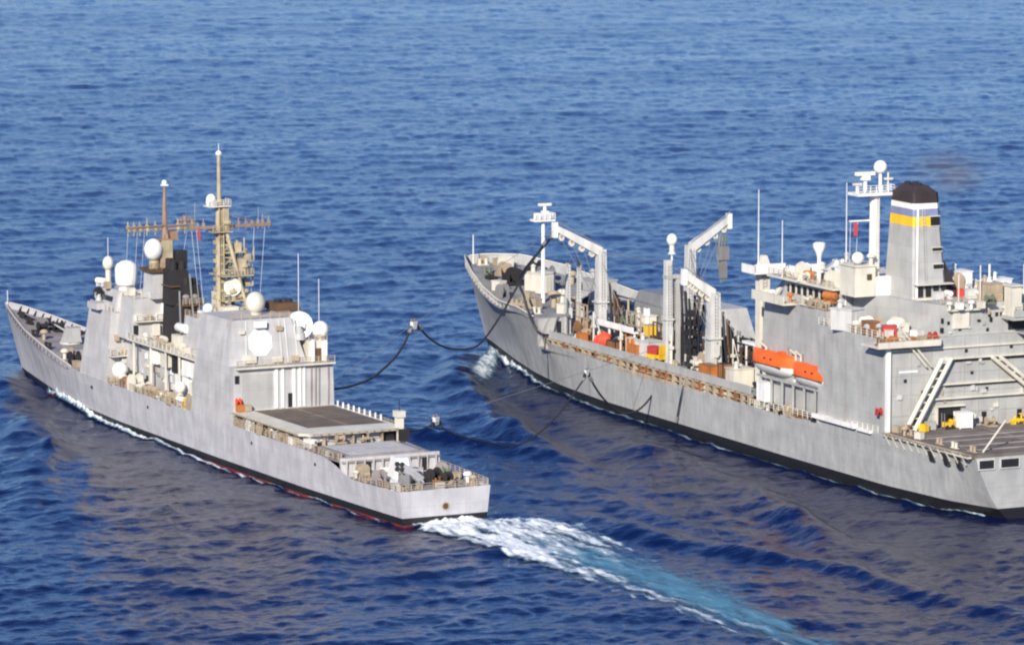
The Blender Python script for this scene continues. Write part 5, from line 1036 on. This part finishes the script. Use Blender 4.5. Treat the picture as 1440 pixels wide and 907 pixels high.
H4 = [(35.1, -15.9, 7.7), (36.2, -18, 6.3), (38.11, -21.19, 5.0), (41.87, -27.74, 3.13), (44.74, -32.72, 1.95), (47.65, -37.78, 2.49), (51.09, -43.76, 5.1), (53.08, -47.21, 7.56), (54.78, -50.17, 9.79)]
H5 = [(55.59, -51.58, 9.6), (57.12, -54.23, 6.57), (59.48, -58.34, 3.54), (61.76, -62.3, 2.75), (63.84, -65.93, 3.91), (65.73, -69.21, 6.83), (66.78, -71.03, 10.54)]
H6 = [o2w(135.8, 16.6, 27), o2w(150.5, 15.6, 18.6), o2w(149.5, 15.5, 15.2), o2w(147, 15.4, 11.8), o2w(145.5, 14.6, 9.6), o2w(142, 13.5, 9.5)]
def hose(name, pts, r, label, twin=0.0, group='black fuel hoses slung between the ships'):
    t = empty(name, tuple(pts[0])); tag(t, label, 'fuel hose', group)
    P = [p-Vector(pts[0]) for p in smooth(pts)]
    b = MB(); b.tube(P, r, 8); b.build('tube', 'rubber', t, True)
    b = MB(); b.lathe([(r*1.7, -.5), (r*1.7, .5)], tuple(P[0]+(P[1]-P[0])*.3), 10, tuple(P[1]-P[0])); b.build('coupling', 'steel', t); b = MB(); b.lathe([(r*1.7, -.5), (r*1.7, .5)], tuple(P[-1]+(P[-2]-P[-1])*.3), 10, tuple(P[-1]-P[-2])); b.build('coupling', 'steel', t)
    return t
hose('fuel_hose', H1, .19, 'black hose drooping from the upper trolley down to the hangar side of the cruiser')
hose('fuel_hose', H2, .17, 'black hose hanging from the upper trolley across to the bow side of the supply ship')
hose('fuel_hose', H3, .13, 'short black hose between the flight deck corner and the lower trolley')
hose('fuel_hose', H4, .12, 'long black hose dipping close to the water below the lower trolley')
hose('fuel_hose', H5, .16, 'black hose looped along the supply ship hull below the gallery')
hose('fuel_hose', H6, .22, 'black hose hanging down the forecastle break of the supply ship')
H7 = [o2w(158, 14.3, 13.4), o2w(164, 14.0, 9.5), o2w(170, 13.6, 6.0), o2w(176, 13.0, 3.2), o2w(181, 12.6, 1.0)]
H8 = [o2w(93, 14.6, 8.4), o2w(93.2, 15.3, 5.5), o2w(94.5, 15.2, 2.2)]
def wire(a, c, s, label):
    b = MB(); P = sag(a, c, s); b.tube([p-Vector(a) for p in P], .04, 5); o = b.build('span_wire', 'steel'); o.location = a; tag(o, label, 'span wire', 'steel span wires between the ships')
T1 = (70.49, -28.69, 17.67); T2 = (34.69, -15.25, 8.6); T3 = (55.08, -50.7, 10.8)
wire(o2w(135.8, 16.8, 27.6), T1, .0, 'thin steel wire from the raised arm of the supply ship to the upper trolley')
wire(T1, (56.3, -8.4, 11.6), .0, 'thin steel wire from the upper trolley to the hangar of the cruiser')
wire(o2w(106, 11.4, 12.2), T3, .0, 'thin steel wire from the twin posts to the trolley against the supply ship hull')
wire(T3, T2, .0, 'thin steel wire linking the two lower trolleys')
wire(T2, (30.6, -7.8, 9.4), .0, 'thin steel wire from the lower trolley to the corner of the flight deck')
def trolley(loc, d, label, s=1.0):
    t = empty('hose_trolley', loc, math.atan2(d[1], d[0])); tag(t, label, 'hose trolley', 'white hose trolleys on the span wires')
    b = MB(); b.prism([(-.5*s, -.25*s), (.5*s, -.25*s), (.5*s, .25*s), (-.5*s, .25*s)], -1.0*s, [(-.75*s, -.3*s), (.75*s, -.3*s), (.75*s, .3*s), (-.75*s, .3*s)], .35*s); b.build('block', 'white', t)
    for x in (-.45, .45):
        b = MB(); b.lathe([(.34*s, -.12*s), (.26*s, 0), (.34*s, .12*s)], (x*s, 0, .5*s), 12, (0, 1, 0)); b.build('sheave', 'steel', t)
    for k in (-1, 1):
        b = MB(); b.prism([(k*.6*s, -.3*s), (k*1.5*s, -.3*s), (k*1.5*s, .3*s), (k*.6*s, .3*s)], -1.25*s, [(k*.6*s, -.2*s), (k*1.3*s, -.2*s), (k*1.3*s, .2*s), (k*.6*s, .2*s)], -.4*s); b.build('hose_saddle', 'black', t)
trolley(T1, (.5, -.8), 'white trolley high on the wire between the ships, two hoses below it', .9)
trolley(T2, (.5, -.8), 'white trolley over the water beside the stern of the cruiser', .85)
trolley(T3, (.5, -.8), 'white trolley seen against the grey hull of the supply ship', .62)
hose('fuel_hose', H8, .13, 'short thin hose hanging down the supply ship hull below the rusty orange crate')

# ------------------------------------------------------------------ broken water along the hulls
def bow_strip(name, pts, wid, red0, lift, seed, out=1):
    P = np.array([tuple(p)[:2] for p in smooth([(x, y, 0) for x, y in pts], 24)]); d = np.gradient(P, axis=0); d /= np.linalg.norm(d, axis=1)[:, None]
    nrm = np.stack([-d[:, 1], d[:, 0]], 1)*out; u = np.linspace(-.15, 1, 14)
    s = np.linspace(0, 1, len(P)); wv = np.array([np.interp(t, np.linspace(0, 1, len(wid)), wid) for t in s])
    X = P[:, :1]+nrm[:, :1]*u[None]*wv[:, None]; Y = P[:, 1:]+nrm[:, 1:]*u[None]*wv[:, None]
    prof = np.exp(-((u-.35)/.33)**2)[None]*np.ones((len(P), 1)); rr_ = np.array([np.interp(t, np.linspace(0, 1, len(red0)), red0) for t in s])[:, None]
    red = prof*rr_; lf = prof*np.array([np.interp(t, np.linspace(0, 1, len(lift)), lift) for t in s])[:, None]*(.7+.5*np.abs(bump_noise(X, Y, 1.5, seed)))
    foam_grid(name, X, Y, red, red*.8, lf, 'bowfoam')
bow_strip('bow_foam', [(148, 3.0), (140, 4.9), (130, 6.5), (120, 7.6), (108, 8.6), (95, 9.3), (80, 9.6), (60, 9.6), (42, 9.3), (25, 8.9), (4, 7.9)], [1.2, 2.2, 2.2, 2.0, 1.8, 1.6, 1.6, 1.4, 1.2], [.2, .60, .80, .70, .66, .60, .54, .44, .42], [.3, .8, 1.3, .5, .25, .2, .1, .1, .1], 31)
w_ = lambda q: o2w(q[0], q[1], 0)[:2]
bow_strip('bow_foam', [(154, -81.5), (149, -79.5), (141, -74), (134, -69.5), (125, -65), (114, -60)], [1.5, 5, 7, 6, 4], [.3, .50, .58, .62, .2], [.4, .9, 1.0, .6, .2], 33)
bow_strip('bow_foam', [w_(q) for q in [(192, 2.5), (178, 6.0), (160, 10.4), (142, 14.0), (120, 15.6), (95, 16), (70, 16), (45, 15.4), (25, 14.6), (8, 11.5)]], [2, 2.4, 2, 1.8, 1.5, 1.4, 1.3, 1.5], [.5, .62, .5, .4, .38, .36, .4, .55], [.5, .5, .3, .2, .1, .1, .1, .2], 35)
bow_strip('bow_foam', [(40, -26), (52, -31), (66, -37), (80, -43)], [1.2, 1.5, 1.2], [.1, .3, .1], [.1, .2, .1], 37)

# ------------------------------------------------------------------ thin exhaust smoke drifting off the funnel
m = bpy.data.materials.new('exhaust_smoke'); m.use_nodes = True; N = m.node_tree.nodes; L = m.node_tree.links
N.remove(N['Principled BSDF']); pv = N.new('ShaderNodeVolumePrincipled'); pv.inputs['Color'].default_value = (0.42, 0.36, 0.30, 1)
tc = N.new('ShaderNodeTexCoord'); nz = N.new('ShaderNodeTexNoise'); nz.inputs['Scale'].default_value = .28; nz.inputs['Detail'].default_value = 4; L.new(tc.outputs['Object'], nz.inputs['Vector'])
ln = N.new('ShaderNodeVectorMath'); ln.operation = 'LENGTH'; mp = N.new('ShaderNodeMapping'); mp.inputs['Scale'].default_value = (1/7, 1/5, 1/3.6); L.new(tc.outputs['Object'], mp.inputs[0]); L.new(mp.outputs[0], ln.inputs[0])
fo = N.new('ShaderNodeMapRange'); fo.interpolation_type = 'SMOOTHSTEP'; L.new(ln.outputs['Value'], fo.inputs[0]); fo.inputs[1].default_value = .2; fo.inputs[2].default_value = 1; fo.inputs[3].default_value = 1; fo.inputs[4].default_value = 0
na = N.new('ShaderNodeMapRange'); L.new(nz.outputs[0], na.inputs[0]); na.inputs[1].default_value = .35; na.inputs[2].default_value = .7
mu = N.new('ShaderNodeMath'); mu.operation = 'MULTIPLY'; L.new(fo.outputs[0], mu.inputs[0]); L.new(na.outputs[0], mu.inputs[1]); m2 = N.new('ShaderNodeMath'); m2.operation = 'MULTIPLY'; L.new(mu.outputs[0], m2.inputs[0]); m2.inputs[1].default_value = .085
L.new(m2.outputs[0], pv.inputs['Density']); L.new(pv.outputs[0], N['Material Output'].inputs['Volume'])
b = MB(); b.lathe([(5*math.sin(math.pi*i/10), -3.6*math.cos(math.pi*i/10)) for i in range(11)], (0, 0, 0), 20)
o = b.build('exhaust_smoke', m, None, True); o.location = o2w(40, -1.5, 45.0); o.rotation_euler = (0, 0, OH); o.scale = (1.6, 1.35, 1.2); o['kind'] = 'stuff'
